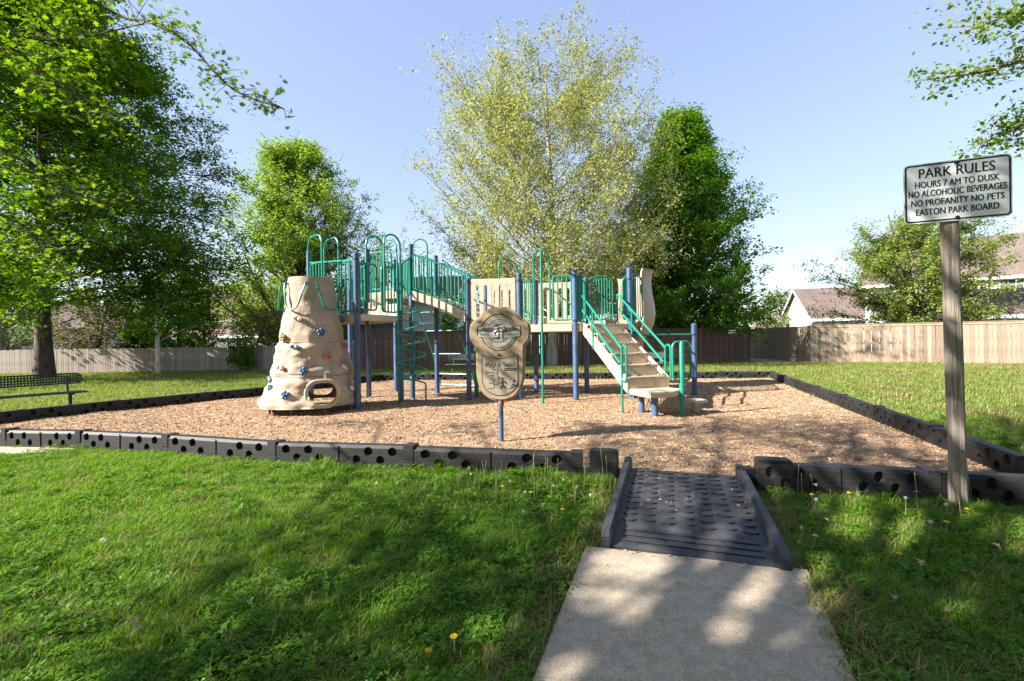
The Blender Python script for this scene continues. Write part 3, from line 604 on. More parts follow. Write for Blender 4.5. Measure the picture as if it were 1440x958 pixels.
# arched ladder climber behind the bridge
def ladder(tops, feet, zt, n, name='ladder_climber'):
    m = MB(); rails = []
    for (tx, ty), (fx, fy) in zip(tops, feet):
        pts = smooth_path([(tx, ty, zt), (tx + (fx - tx) * .25, ty + (fy - ty) * .25, zt - .12), (tx + (fx - tx) * .72, ty + (fy - ty) * .72, zt * .45), (fx, fy, 0.05), (fx, fy, -.1)], 8)
        m.tube(pts, 0.019, 8); rails.append(pts)
    for i in range(n):
        k = int((i + 0.8) / n * (len(rails[0]) - 4)); m.tube([rails[0][k], rails[1][k]], 0.015, 7)
    return m.build(name, M['green'], PS, smooth=True)
ladder([(-2.75, 11.75), (-1.9, 11.5)], [(-2.1, 13.3), (-1.05, 12.75)], ZU, 8)
# right decks
def slotted(p, q, z0, z1, nslot, bend=0.0):
    p = Vector((p[0], p[1], 0)); q = Vector((q[0], q[1], 0)); d = q - p; L_ = d.length - 0.13; d.normalize(); a = p + d * 0.065; nrm = Vector((d.y, -d.x, 0))
    me = MB().slab([a + Vector((0, 0, z0)) - nrm * .03, a + d * L_ + Vector((0, 0, z0)) - nrm * .03, a + d * L_ + Vector((0, 0, z1)) - nrm * .03, a + Vector((0, 0, z1)) - nrm * .03], 0.06, nrm)
    o = me.build('slotted_panel', M['tan'], PS, bevel=0.018); c = MB(); w = L_ / (nslot + 0.9)
    for i in range(nslot):
        cx = a + d * (w * (i + 0.95)); P = rloop(cx + Vector((0, 0, (z0 + z1) / 2)), d, (0, 0, 1), w * 0.46, (z1 - z0) * 0.72, w * 0.22, 4)
        c.slab([x - nrm * .2 for x in P], 0.4, nrm)
    boolean(o, c.build('cutter', None, off=(0, 0, 0))); bpy.context.view_layer.update()
    return o
slotted(PO['G'], PO['H'], ZR + .06, 2.66, 5)
slotted(PO['K'], PO['J'], ZR + .06, 2.68, 5); slotted(PO['G2'], PO['K'], ZR + .06, 2.68, 5)
railing(PO['H'], lerp('H', 'I', .27), ZR + .1, 2.60, 3); railing(lerp('H', 'I', .56), PO['I'], ZR + .1, 2.66, 3)
railing(PO['I'], lerp('I', 'L', .18), ZR + .08, 2.66, 3)
railing(PO['I'], PO['J'], ZR + .08, 2.66, 6)
railing(PO['J'], (2.5, 10.95), ZR + .15, 2.72, 8, peak=.09); railing((2.58, 10.7), (3.2, 10.95), ZR + .15, 2.74, 8, peak=.1)
railing(PO['L'], PO['L2'], ZR + .12, 2.72, 9, peak=.06); railing(lerp('I', 'L', .82), PO['L'], ZR + .1, 2.6, 3)
hoop(lerp('G', 'H', .62), lerp('G', 'K', .72), ZR + .2, 3.12)
# fire pole with its hoop
fp = Vector((0.60, 9.05, 0)); hm = Vector((*lerp('H', 'I', .56), 0)); hl = Vector((*lerp('H', 'I', .27), 0))
m = MB(); m.tube([fp + Vector((0, 0, -.1)), fp + Vector((0, 0, 3.08))], 0.024, 9)
for e in (hm, hl):
    m.tube([fp + Vector((0, 0, 3.06))] + smooth_path([fp + Vector((0, 0, 3.08)), fp.lerp(e, .35) + Vector((0, 0, 3.16)), fp.lerp(e, .8) + Vector((0, 0, 3.1)), e + Vector((0, 0, 2.95)), e + Vector((0, 0, 2.6)), e + Vector((0, 0, ZR + .1))], 5), 0.019, 8)
m.build('fire_pole', M['green'], PS, smooth=True)
MB().tube([(-0.83, 10.45, -.1), (-0.83, 10.45, 1.3), (-0.85, 10.3, 1.5)], 0.05, 10).build('climber_pole', M['green'], PS, smooth=True)
MB().tube(smooth_path([(*PO['K'], 0.75), (0.42, 10.9, 0.74), (0.25, 10.75, 0.8), (0.05, 10.7, 1.0)], 5), 0.03, 8).build('curved_handle', M['green'], PS, smooth=True)
MB().tube([(-0.02, 10.7, -.1), (-0.02, 10.7, 1.5)], 0.022, 8).build('climber_pole', M['green'], PS, smooth=True)
# stairs from the I-L edge
e = Vector((PO['L'][0] - PO['I'][0], PO['L'][1] - PO['I'][1], 0)).normalized(); dn = Vector((e.y, -e.x, 0)); s0 = Vector((1.53, 9.60, 0)); SW = 0.74; NS = 6; run_ = 1.84 / NS; ZP = 0.44; rs = (ZR - ZP) / NS
st = bpy.data.objects.new('stairs', None); col.objects.link(st); st.parent = PS
def add(b, name, mat_, par, **k):
    o = b.build(name, mat_, None, off=tuple(PS.location), **k); o.parent = par; return o
for i in range(NS):
    z = ZR - rs * i; p = s0 + dn * (run_ * i + .02)
    tr_ = [p + Vector((0, 0, z)), p + e * SW + Vector((0, 0, z)), p + e * SW + dn * run_ + Vector((0, 0, z)), p + dn * run_ + Vector((0, 0, z))]
    b = MB().slab(tr_[::-1], 0.03) if False else MB().slab(tr_, 0.03)
    f = p + dn * (run_ - .02)
    b.slab([f + Vector((0, 0, z - .032)), f + e * SW + Vector((0, 0, z - .032)), f + e * SW + Vector((0, 0, z - rs)), f + Vector((0, 0, z - rs))], 0.018, dn)
    add(b, 'step', M['deck'], st)
for sx in (-1, 1):
    o0 = s0 + e * (SW / 2 + sx * (SW / 2 + .026)); P = []
    pts = [o0 + Vector((0, 0, ZR + .06)), o0 + Vector((0, 0, ZR - .2)), o0 + dn * 1.86 + Vector((0, 0, ZP - .08)), o0 + dn * 1.86 + Vector((0, 0, ZP + .19))]
    add(MB().slab([p - e * .022 for p in pts], 0.044, e), 'stringer', M['tan'], st, bevel=0.01)
    h = MB(); o1 = s0 + e * (SW / 2 + sx * (SW / 2 + .06)); sl_ = (ZR - ZP) / 1.84
    for dz, a0, a1 in ((.62, 0.0, 1.72), (.32, 0.0, 1.66)):
        h.tube([o1 + dn * (a0 - .05) + Vector((0, 0, ZR + dz + .02)), o1 + dn * a0 + Vector((0, 0, ZR + dz)), o1 + dn * a1 + Vector((0, 0, ZR + dz - a1 * sl_))], 0.021, 8)
    zt = ZR + .62 - 1.72 * sl_
    h.tube(rloop(o1 + dn * 1.80 + Vector((0, 0, zt - .26)), dn, (0, 0, 1), 0.16, 0.62, 0.078), 0.019, 8, closed=True)
    h.tube([o1 + dn * 1.72 + Vector((0, 0, zt)), o1 + dn * 1.72 + Vector((0, 0, -.1 if sx < 0 else .3))], 0.021, 8)
    h.tube([o1 + dn * .55 + Vector((0, 0, ZR + .62 - .55 * sl_)), o1 + dn * .55 + Vector((0, 0, ZR - .15 - .55 * sl_))], 0.019, 8)
    h.tube([o1 - dn * .05 + Vector((0, 0, ZR + .64)), o1 - dn * .05 + Vector((0, 0, ZR + .05))], 0.019, 8)
    add(h, 'handrail', M['green'], st, smooth=True)
# landing platform, its legs, the loop post, the lower step
pl = [(1.98, 7.86), (2.17, 7.2), (2.62, 7.36), (2.9, 7.72), (2.73, 8.06)]
MB().prism(pl, ZP - .09, ZP).build('landing', M['tan'], PS, bevel=0.015)
for x, y, r, h in ((2.36, 7.58, .058, .36), (2.62, 9.75, .05, .3), (2.25, 7.95, .05, .36)):
    MB().lathe([(r, -.1), (r, h)], 16, (x, y, 0)).build('landing_leg', M['post_blue'], PS, smooth=True)
gp = Vector((2.81, 7.55, 0)); m = MB(); m.tube([gp + Vector((0, 0, -.1)), gp + Vector((0, 0, 1.22)), gp + Vector((0, 0, 1.25))], [0.045, 0.045, 0.03], 12)
m.tube(rloop(gp + Vector((.0, 0, .92)) , Vector((.97, .2, 0)).normalized(), (0, 0, 1), 0.33, 0.64, 0.09), 0.019, 8, closed=True); m.build('loop_post', M['green'], PS, smooth=True)
MB().prism([(2.98, 7.95), (3.05, 7.62), (3.32, 7.72), (3.30, 7.98)], .20, .24).build('lower_step', M['tan'], PS, bevel=0.012)
MB().prism([(3.12, 7.95), (3.14, 7.86), (3.24, 7.88), (3.22, 7.97)], -.02, .19).build('lower_step_leg', M['tan'], PS)
# perforated sheet under the landing
m = MB(); a = Vector((2.32, 8.0, 0)); b_ = Vector((2.86, 7.78, 0))
for i in range(13):
    for s_ in (1, -1):
        t0 = i / 12; t1 = t0 + s_ * 0.22
        if 0 <= t1 <= 1: p = a.lerp(b_, t0); q = a.lerp(b_, t1); m.tube([p + Vector((0, 0, .02)), q + Vector((0, 0, .40))], 0.007, 4)
m.build('mesh_panel', M['deck'], PS)
# bar to the outer post
MB().tube([v3('L', 1.38), v3('M', 1.38)], 0.02, 8).build('turning_bar', M['green'], PS, smooth=True)
# slide at the back: entry hood and trough
def slide():
    o = Vector((2.82, 11.25, 0)); h = Vector((0.22, 0.975, 0)).normalized(); s_ = Vector((h.y, -h.x, 0)); rings = []
    N_ = 22
    for i in range(N_ + 1):
        t = i / N_; y = 2.9 * t; z = ZR + .05 - (ZR - .3) * (3 * t ** 2 - 2 * t ** 3); side = .3 ; w = 0.36
        c = o + h * y + Vector((0, 0, z)); prof_ = [(-w - .05 , side), (-w - .10, side * .5), (-w, .14), (-w * .6, .01), (0, -.02), (w * .6, .01), (w, .14), (w + .10, side * .5), (w + .05, side)]
        up = [c + s_ * x + Vector((0, 0, zz)) for x, zz in prof_]; lo = [c + s_ * (x * 1.1) + Vector((0, 0, zz - (.05 if abs(x) < w * .9 else 0))) for x, zz in prof_][::-1]
        rings.append(up + lo)
    b = MB(); n = len(rings[0]); P = [p for r_ in rings for p in r_]
    F = [tuple(range(n)), tuple(range(N_ * n, N_ * n + n))[::-1]]
    for i in range(N_): F += [(i * n + a, i * n + n + a, i * n + n + (a + 1) % n, i * n + (a + 1) % n) for a in range(n)]
    b.add(P, F); b.build('slide', M['tan'], PS, smooth=True)
    # tall moulded shell that wraps the right side of the entry
    c = Vector((2.98, 11.55, 0)); pr = [(1.22, .16), (1.3, .36), (1.45, .50), (1.65, .60), (1.9, .645), (2.15, .625), (2.45, .565), (2.75, .55), (2.93, .58), (2.99, .62)]
    sh = MB(); na = 22; P = []; k = len(pr)
    for j in range(2):
        for z, r_ in pr:
            for i in range(na + 1):
                a = R(-72 + 175 * i / na); rr = r_ - .05 * j; dz = -.10 * max(0, math.cos(a * 1.0 - 1.9)) * (z - 1.2) / 1.8; P.append((c.x + rr * math.cos(a), c.y + rr * math.sin(a), z + dz))
    n1 = na + 1; F = []
    for z in range(k - 1):
        for i in range(na): q = z * n1 + i; F += [(q, q + 1, q + 1 + n1, q + n1), (k * n1 + q, k * n1 + q + n1, k * n1 + q + n1 + 1, k * n1 + q + 1)]
    for i in range(na): t_ = (k - 1) * n1 + i; F += [(t_, t_ + 1, k * n1 + t_ + 1, k * n1 + t_), (i + 1, i, k * n1 + i, k * n1 + i + 1)]
    for z in range(k - 1):
        for e_, fl in ((0, 1), (na, 0)):
            q = z * n1 + e_; f = (q, q + n1, k * n1 + q + n1, k * n1 + q); F.append(f if fl else f[::-1])
    sh.add(P, F); sh.build('slide_shell', M['tan'], PS, smooth=True)
    MB().lathe([(.045, -.1), (.045, .5)], 12, o + h * 2.3).build('slide_leg', M['post_blue'], PS, smooth=True)
slide()
for n, zs in (('A', (1.9, 2.9)), ('B', (1.9, 2.85)), ('C', (2.5, 3.2)), ('G', (1.78, 2.6)), ('H', (1.7, 2.6)), ('I', (1.7, 2.62)), ('L', (1.7, 1.38, 2.6)), ('M', (1.38,))): clamps(n, zs)

# ------------------------------------------------------------------ climbing rock
RC = Vector((-3.86, 8.78, 0)); RF = Vector((.405, -.914, 0)).normalized(); RE = Vector((.914, .405, 0)).normalized()
RK = thing('climbing_rock', 'beige moulded climbing rock tower with coloured hand grips', 'climbing tower', (RC.x, RC.y, 0), 0, None, True)
def rprof(z):
    pr = [(0.1, .91), (.25, .87), (.5, .79), (.71, .745), (1.0, .635), (1.32, .585), (1.6, .545), (2.0, .475), (2.54, .405)]
    for (a, ra), (b, rb) in zip(pr, pr[1:]):
        if z <= b: t = max(0, (z - a) / (b - a)); return ra + (rb - ra) * t
    return pr[-1][1]
def rsurf(z, an):
    p = Vector((math.cos(an), math.sin(an), 0)); amp = 0.075 if z < .71 else (0.06 if z < 1.32 else 0.034)
    q = Vector((p.x * 1.7, p.y * 1.7, z * 2.3)); n1 = noise.noise(q * 1.0) + .7 * noise.noise(q * 2.6 + Vector((4, 1, 7))) + .45 * noise.noise(q * 6)
    return rprof(z) + amp * n1 * min(1, (2.6 - z) / .35)
def tier(z0, z1, lip):
    n = 72; k = 22; P = []; F = []
    for i in range(k + 1):
        t = i / k; z = z0 + (z1 - z0) * t; ed = 0.0
        if t < .06: ed = -.018
        if t > .94: ed = -.014 + lip
        for a in range(n):
            an = 2 * math.pi * a / n; r = rsurf(z, an) + ed; P.append((RC.x + r * math.cos(an), RC.y + r * math.sin(an), z))
    for i in range(k + 1):
        z = z1 - (z1 - z0) * i / k
        for a in range(n): an = 2 * math.pi * a / n; r = rprof(z) - .10; P.append((RC.x + r * math.cos(an), RC.y + r * math.sin(an), z))
    rows = 2 * (k + 1)
    for i in range(rows):
        j = (i + 1) % rows
        for a in range(n): b = (a + 1) % n; F.append((i * n + a, i * n + b, j * n + b, j * n + a))
    b = MB(); b.add(P, F); return b.build('rock_tier', M['rock'], RK, smooth=True)
t1 = tier(.15, .70, .0); tier(.708, 1.312, .0); tier(1.32, 2.54, .012)
hc = RC + RE * .165 + Vector((0, 0, .40)); cp = rloop(hc - RF * 1.6, RE, (0, 0, 1), .46, .37, .17, 5)
boolean(t1, MB().slab(cp, 3.2, RF).build('cutter', None, off=(0, 0, 0)))
t1.data.polygons.foreach_set('use_smooth', [True] * len(t1.data.polygons))
try: t1.data.set_sharp_from_angle(angle=R(50))
except Exception: pass
MB().tube([p + RF * (rprof(.36) + 1.6 - .05) for p in rloop(hc - RF * 1.6, RE, (0, 0, 1), .54, .45, .20, 6)], .042, 8, closed=True).build('hole_rim', M['rock'], RK, smooth=True)
for lat, dep in ((-.72, .25), (-.35, .7), (.2, .82), (.66, .5), (.5, -.5), (-.5, -.5)):
    p = RC + RE * lat + RF * dep * .93; MB().tube([p + Vector((0, 0, -.1)), p + Vector((0, 0, .2))], .022, 8).build('rock_leg', M['rust'], RK, smooth=True)
def rock_pt(cx, cy, out=0.0):
    """a point on the front of the tower from its front-elevation chart (x to the right, y downwards, chart units)"""
    z = 1.3 + (483 - (380 + cy / 4.355)) / 640 * 8.25; lat = (cx - 334) / 4.355 / 640 * 8.45
    an = math.asin(max(-.97, min(.97, lat / rprof(z)))); d = RF * math.cos(an) + RE * math.sin(an); r = rsurf(z, math.atan2(d.y, d.x)) + out
    return RC + d * r + Vector((0, 0, z)), d
HO = [(260, 297, 'pink', 1), (500, 297, 'blue', 2), (383, 380, 'blue', 0), (182, 408, 'tan', 0), (247, 470, 'blue', 1), (515, 462, 'red', 2), (415, 525, 'red', 3), (520, 605, 'cream', 2),
      (172, 595, 'pink', 1), (290, 615, 'blue', 0), (90, 668, 'blue', 2), (95, 722, 'blue', 0), (190, 752, 'blue', 0), (562, 743, 'cream', 2)]
for cx, cy, c_, kd in HO:
    p, d = rock_pt(cx, cy, 0.0); s_ = Vector((-d.y, d.x, 0)); m = MB()
    def bl(x, z, o_, r_): q = p + s_ * x + Vector((0, 0, z)) + d * o_; m.ball(q, r_ * .88, 9, 6)
    if kd == 0:
        for a in range(5): bl(.05 * math.cos(a * 1.257 + .3), .05 * math.sin(a * 1.257 + .3), .025, .036)
        bl(0, 0, .045, .03)
    elif kd == 1:
        bl(-.05, .01, .02, .04); bl(.04, -.005, .03, .052); bl(.075, -.01, .055, .022); bl(-.06, .015, .045, .02)
    elif kd == 2:
        for a in range(4): bl(-.045 + .03 * a, .02 - .014 * a, .022, .05)
    else:
        for x in (-.05, .05):
            for z in (-.03, .03): bl(x, z, .025, .042)
        bl(-.03, 0, .06, .018); bl(.03, 0, .06, .018); bl(0, .02, .03, .04)
    m.build('hand_grip', HOLD[c_], RK, smooth=True)
def tower_tube(pts, out=.07):
    P = [rock_pt(x, y, out)[0] for x, y in pts]; P = smooth_path(P, 5); a = rock_pt(*pts[0], .0)[0]; b = rock_pt(*pts[-1], .0)[0]
    MB().tube([a] + P + [b], .0175, 8).build('grab_loop', M['green'], RK, smooth=True)
tower_tube([(206, 72), (206, 150), (210, 222), (240, 240), (268, 215), (290, 140), (310, 72)])
tower_tube([(360, 72), (378, 150), (395, 215), (425, 240), (458, 222), (468, 150), (474, 78)])
tower_tube([(196, 76), (188, 150), (178, 235)], .1)
# ------------------------------------------------------------------ lettering
def text_mesh(body, w, h, depth=0.0015, bold=0.0, fat=0.0):
    """flat letters in the x-z plane facing -y, scaled to w by h (capital height), centred"""
    c = bpy.data.curves.new('t', 'FONT'); c.body = body; c.size = 1; c.offset = bold; c.resolution_u = 3
    o = bpy.data.objects.new('t', c); col.objects.link(o); dg = bpy.context.evaluated_depsgraph_get(); dg.update()
    me = bpy.data.meshes.new_from_object(o.evaluated_get(dg)); bpy.data.objects.remove(o); bpy.data.curves.remove(c)
    n = len(me.vertices); a = np.empty(n * 3, np.float32); me.vertices.foreach_get('co', a); a = a.reshape(-1, 3)
    mn = a[:, 0].min(); mx = a[:, 0].max(); cap = 0.69
    out = np.stack([(a[:, 0] - (mn + mx) / 2) * w / (mx - mn), np.zeros(n), (a[:, 1] - cap / 2) * h / cap], 1)
    me.vertices.foreach_set('co', out.astype(np.float32).ravel()); me.materials.clear(); me.update()
    if fat:
        m2 = me.copy(); m2.transform(Matrix.Translation((fat, 0.0, 0.0))); m3 = me.copy(); m3.transform(Matrix.Translation((-fat, 0.0, 0.0)))
    bm = bmesh.new(); bm.from_mesh(me); r = bmesh.ops.extrude_face_region(bm, geom=bm.faces[:])
    for v in [g for g in r['geom'] if isinstance(g, bmesh.types.BMVert)]: v.co.y -= depth
    if fat:
        for j, q in enumerate((m2, m3)):
            b2 = bmesh.new(); b2.from_mesh(q); r = bmesh.ops.extrude_face_region(b2, geom=b2.faces[:])
            for v in [g for g in r['geom'] if isinstance(g, bmesh.types.BMVert)]: v.co.y -= depth + .0002 * (j + 1)
            for v in b2.verts: v.co.y += .00003 * (j + 1)
            b2.to_mesh(q); b2.free(); bm.from_mesh(q)
    bmesh.ops.recalc_face_normals(bm, faces=bm.faces[:]); bm.to_mesh(me); bm.free(); return me
def letters(body, w, h, loc, parent, mat_, bold=0.0, name='lettering', depth=0.0015, fat=0.0):
    o = link(name, text_mesh(body, w, h, depth, bold, fat), mat_, parent); o.location = loc; return o
# ------------------------------------------------------------------ park rules sign
def park_sign():
    t = thing('park_rules_sign', 'white park rules sign with black lettering on a weathered wooden post', 'sign', (3.385, 3.47, 0), R(-22.3))
    b = MB(); P = []; n = 16
    for i, z in enumerate(np.linspace(-.15, 2.60, 24)):
        w = .046 + .004 * noise.noise(Vector((1, 2, z * 2.2))) + (.005 if z < .3 else 0); lx = -.013 * z
        for k in range(n):
            a = 2 * math.pi * (k + .5) / n; c, s = math.cos(a), math.sin(a); q = w / max(abs(c), abs(s)); q = min(q, w * 1.3)
            q -= .007 * max(0, noise.noise(Vector((c * 9, s * 9, z * .5)))) * 1.5
            P.append((c * q + lx, s * q, z))
    F = [(i * n + k, i * n + (k + 1) % n, (i + 1) * n + (k + 1) % n, (i + 1) * n + k) for i in range(23) for k in range(n)] + [tuple(23 * n + k for k in range(n))]
    b.add(P, F); po = b.build('post', M['weathered'], t)
    for x, z in ((-.02, 1.62), (.022, 1.68), (.01, .42)): MB().ball((x, -.048, z), .008, 8, 5, (1, .4, 1.2)).build('knot', M['plate_dark'], po, smooth=True)
    w, h, zc, xc = .315, .228, 2.383, -.012
    pn = bpy.data.objects.new('sign_panel', None); col.objects.link(pn); pn.parent = t; pn.location = (xc, -.062, zc)
    def rect(w_, h_, r, y): return [Vector((p.x, y, p.z)) for p in rloop((0, 0, 0), (1, 0, 0), (0, 0, 1), w_ * 2, h_ * 2, r, 5)]
    o = MB().slab(rect(w, h, .03, -.001), .004, (0, 1, 0)).build('panel_sheet', M['sign_white'], pn)
    A = rect(w - .008, h - .008, .026, -.0015); B = rect(w - .019, h - .019, .016, -.0015); nn = len(A); C = [p + Vector((0, -.0012, 0)) for p in A]; D = [p + Vector((0, -.0012, 0)) for p in B]
    m = MB(); m.add(C + D + A, [(i, (i + 1) % nn, nn + (i + 1) % nn, nn + i) for i in range(nn)] + [(i, 2 * nn + i, 2 * nn + (i + 1) % nn, (i + 1) % nn) for i in range(nn)]); m.build('border_line', M['ink'], pn)
    H = 2 * h; Wd = 2 * w
    for s_, fw, fz, ch, bo in (('PARK RULES', .70, .165, .072, 0), ('HOURS 7 AM TO DUSK', .775, .355, .047, 0), ('NO ALCOHOLIC BEVERAGES', .905, .505, .047, 0), ('NO PROFANITY NO PETS', .855, .66, .047, 0), ('EASTON PARK BOARD', .765, .815, .047, 0)):
        letters(s_, Wd * fw, ch, (0.0, -.0015, h - H * fz), pn, M['ink'], 0.0, fat=.0011)
    for z in (h - .022, -h + .022):
        MB().lathe([(.0145, 0), (.0145, .004), (.008, .011)], 10).build('bolt', M['ink'], pn).matrix_local = Matrix.Translation((.004, -.002, z)) @ Matrix.Rotation(R(90), 4, 'X')
park_sign()
# ------------------------------------------------------------------ play safety sign
def play_sign():
    t = thing('play_safety_sign', 'tan moulded play safety sign with round emblem on a blue post', 'sign', (-0.15, 5.78, 0), R(-9))
    k = .00136
    b = MB(); b.lathe([(.029, -.1), (.029, .56)], 14); b.build('post', M['post_blue'], t, smooth=True)
    MB().lathe([(.036, .47), (.038, .48), (.038, .52), (.033, .56)], 14).build('collar', M['rust'], t, smooth=True)
    hf = [(0, 880), (50, 877), (100, 862), (145, 836), (180, 800), (205, 768), (228, 758), (258, 745), (280, 718), (290, 670), (289, 610), (280, 565), (262, 540), (242, 526), (232, 505), (231, 400), (230, 270), (220, 190), (198, 120), (160, 62), (110, 25), (55, 6), (0, 0)]
    out = [(x * k, z * k) for x, z in hf] + [(-x * k, z * k) for x, z in hf[-2:0:-1]]
    pb = MB().slab([Vector((x, -.045, .535 + z)) for x, z in out], .09, (0, 1, 0)).build('sign_body', M['panel_tan'], t, bevel=.024, smooth=True)
    Y = -.046; Z0 = .535
    def plate(name, pts, y, th, m_): return MB().slab([Vector((x, y, Z0 + z)) for x, z in pts], th, (0, 1, 0)).build(name, m_, pb)
    def ring(name, c, r0, r1, y, m_, n=40):
        P = [(c[0] + r0 * math.cos(2 * math.pi * i / n), y, Z0 + c[1] + r0 * math.sin(2 * math.pi * i / n)) for i in range(n)] + [(c[0] + r1 * math.cos(2 * math.pi * i / n), y, Z0 + c[1] + r1 * math.sin(2 * math.pi * i / n)) for i in range(n)]
        return MB().add(P + [(p[0], y + .003, p[2]) for p in P], [(i, (i + 1) % n, n + (i + 1) % n, n + i) for i in range(n)] + [(n + i, n + (i + 1) % n, 3 * n + (i + 1) % n, 3 * n + i) for i in range(n)]).build(name, m_, pb)
    def circ(c, r, n=32, a0=0, a1=2 * math.pi): return [(c[0] + r * math.cos(a0 + (a1 - a0) * i / n), c[1] + r * math.sin(a0 + (a1 - a0) * i / n)) for i in range(n)]
    ec = (-.010, .872)
    # recessed outline groove round the emblem and its banner
    gro = [(-.287, .835), (-.287, .945), (-.235, .96)] + [(ec[0] + .228 * math.cos(a), ec[1] + .228 * math.sin(a)) for a in np.linspace(R(155), R(25), 14)] + [(.215, .96), (.267, .945), (.267, .835), (.215, .815)] + [(ec[0] + .228 * math.cos(a), ec[1] + .228 * math.sin(a)) for a in np.linspace(R(-20), R(-160), 14)] + [(-.235, .815)]
    MB().tube([(x, Y + .002, Z0 + z) for x, z in gro], .007, 5, closed=True).build('groove', M['plate_dark'], pb)
    plate('emblem_plate', circ(ec, .202), Y - .003, .004, M['plate_light'])
    ring('emblem_ring', ec, .196, .190, Y - .0045, M['plate_dark']); ring('emblem_ring', ec, .136, .128, Y - .0045, M['plate_dark'])
    for a in range(22):
        an = R(40 + a * 5); MB().box((ec[0] + .163 * math.cos(an), Y - .0045, Z0 + ec[1] + .163 * math.sin(an)), (.008, .003, .022)).build('ring_mark', M['steel'], pb)
    plate('globe', circ(ec, .108, 28), Y - .0055, .004, M['plate_dark'])
    for c, rx, rz_ in (((-.045, .93), .03, .016), ((.03, .945), .035, .018), ((.045, .91), .022, .02), ((-.03, .80), .028, .014), ((.035, .795), .02, .02)):
        plate('land_patch', [(c[0] + rx * math.cos(a) * (1 + .3 * math.sin(3 * a)), c[1] + rz_ * math.sin(a) * (1 + .25 * math.cos(2 * a))) for a in np.linspace(0, 2 * math.pi, 14)[:-1]], Y - .0065, .003, M['plate_light'])
    plate('banner_backing', [(-.275, .90), (-.2, .93), (.18, .93), (.258, .90), (.258, .86), (-.275, .86)], Y - .0063, .003, M['plate_dark'])  # dark plate behind the banner, part of the emblem
    plate('banner', [(-.275, .822), (-.275, .892), (-.16, .872), (.14, .872), (.258, .892), (.258, .822), (.14, .80), (-.16, .80)], Y - .009, .004, M['plate_light'])
    o = letters('GT', .155, .105, (-.002, Y - .0125, Z0 + .853), pb, M['plate_dark'], .03, depth=.002); o = letters('GT', .145, .092, (-.004, Y - .0152, Z0 + .854), pb, M['plate_light'], .02, depth=.002)
    for i in range(7): MB().box((.105 + i * .021, Y - .0105, Z0 + .847), (.012, .003, .026)).build('banner_mark', M['steel'], pb)
    for i in range(5): MB().box((-.235 + i * .021, Y - .0105, Z0 + .847), (.012, .003, .026)).build('banner_mark', M['steel'], pb)
    for i in range(6): MB().box((-.055 + i * .018, Y - .0075, Z0 + .775), (.011, .003, .024)).build('banner_mark', M['plate_light'], pb)
    MB().lathe([(.013, 0), (.013, .012)], 12).build('socket', M['ink'], pb).matrix_local = Matrix.Translation((-.012, Y + .001, Z0 + .585)) @ Matrix.Rotation(R(90), 4, 'X')
    # lower plate with concave top and round bottom
    lp = [(-.222, .585)] + [(x, .532 + 1.08 * x * x) for x in np.linspace(-.2, .2, 9)] + [(.222, .585), (.224, .30)] + [(.224 * math.cos(a), .275 + .195 * math.sin(a)) for a in np.linspace(0, -math.pi, 18)] + [(-.224, .30)]
    MB().tube([(x * 1.035, Y + .002, Z0 + .33 + (z - .33) * 1.03) for x, z in lp], .006, 5, closed=True).build('groove', M['plate_dark'], pb)
    plate('rules_plate', lp, Y - .003, .004, M['plate'])
    y2 = Y - .0035
    letters('Play it Safe!', .365, .055, (.005, y2, Z0 + .465), pb, M['ink'], .006)
    MB().box((.135, y2, Z0 + .405), (.155, .003, .036)).build('heading_bar', M['ink'], pb)
    for i in range(5): MB().box((.08 + i * .03, y2 - .0018, Z0 + .405), (.022, .002, .008)).build('heading_mark', M['plate'], pb)
    for r_ in range(7):
        for c_ in range(2): MB().box((.055 + c_ * .105 + rnd.uniform(-.008, .008), y2, Z0 + .37 - r_ * .016), (.075 + rnd.uniform(-.012, .012), .0025, .0045)).build('print_line', M['steel'], pb)
    def line(pts, r=.0036): MB().tube([(x, y2, Z0 + z) for x, z in pts], r, 5).build('drawing_line', M['ink'], pb)
    line([(-.185, .365), (-.085, .365), (-.082, .33), (-.1, .31), (-.062, .272), (-.085, .262), (-.075, .245), (-.095, .232), (-.075, .215), (-.078, .17), (-.155, .165)]); line([(-.125, .325), (-.10, .33), (-.09, .32)]); line([(-.14, .23), (-.11, .225), (-.098, .232)])
    line([(-.095, .40), (-.03, .40), (-.028, .36), (-.04, .345), (-.005, .302), (-.028, .295), (-.02, .278), (-.035, .265), (-.02, .25), (-.028, .215), (-.07, .215)]); line([(-.06, .355), (-.04, .36), (-.035, .35)])
    def figure(P, hd_, r=.0085):
        m = MB()
        for q in P: m.tube([(x, y2, Z0 + z) for x, z in q], r, 6)
        m.ball((hd_[0], y2, Z0 + hd_[1]), .015, 8, 6, (1, .3, 1)); m.build('figure_mark', M['ink'], pb)
    figure([[(.035, .265), (.03, .215), (.055, .19), (.07, .165)], [(.03, .215), (.02, .175), (.0, .172)], [(.035, .255), (.065, .245), (.08, .225)], [(.035, .255), (.01, .245), (-.002, .225)]], (.03, .287))
    figure([[(.16, .225), (.185, .20), (.215, .215), (.225, .19)], [(.185, .20), (.15, .18), (.12, .165)], [(.165, .225), (.14, .20)]], (.178, .258))
play_sign()

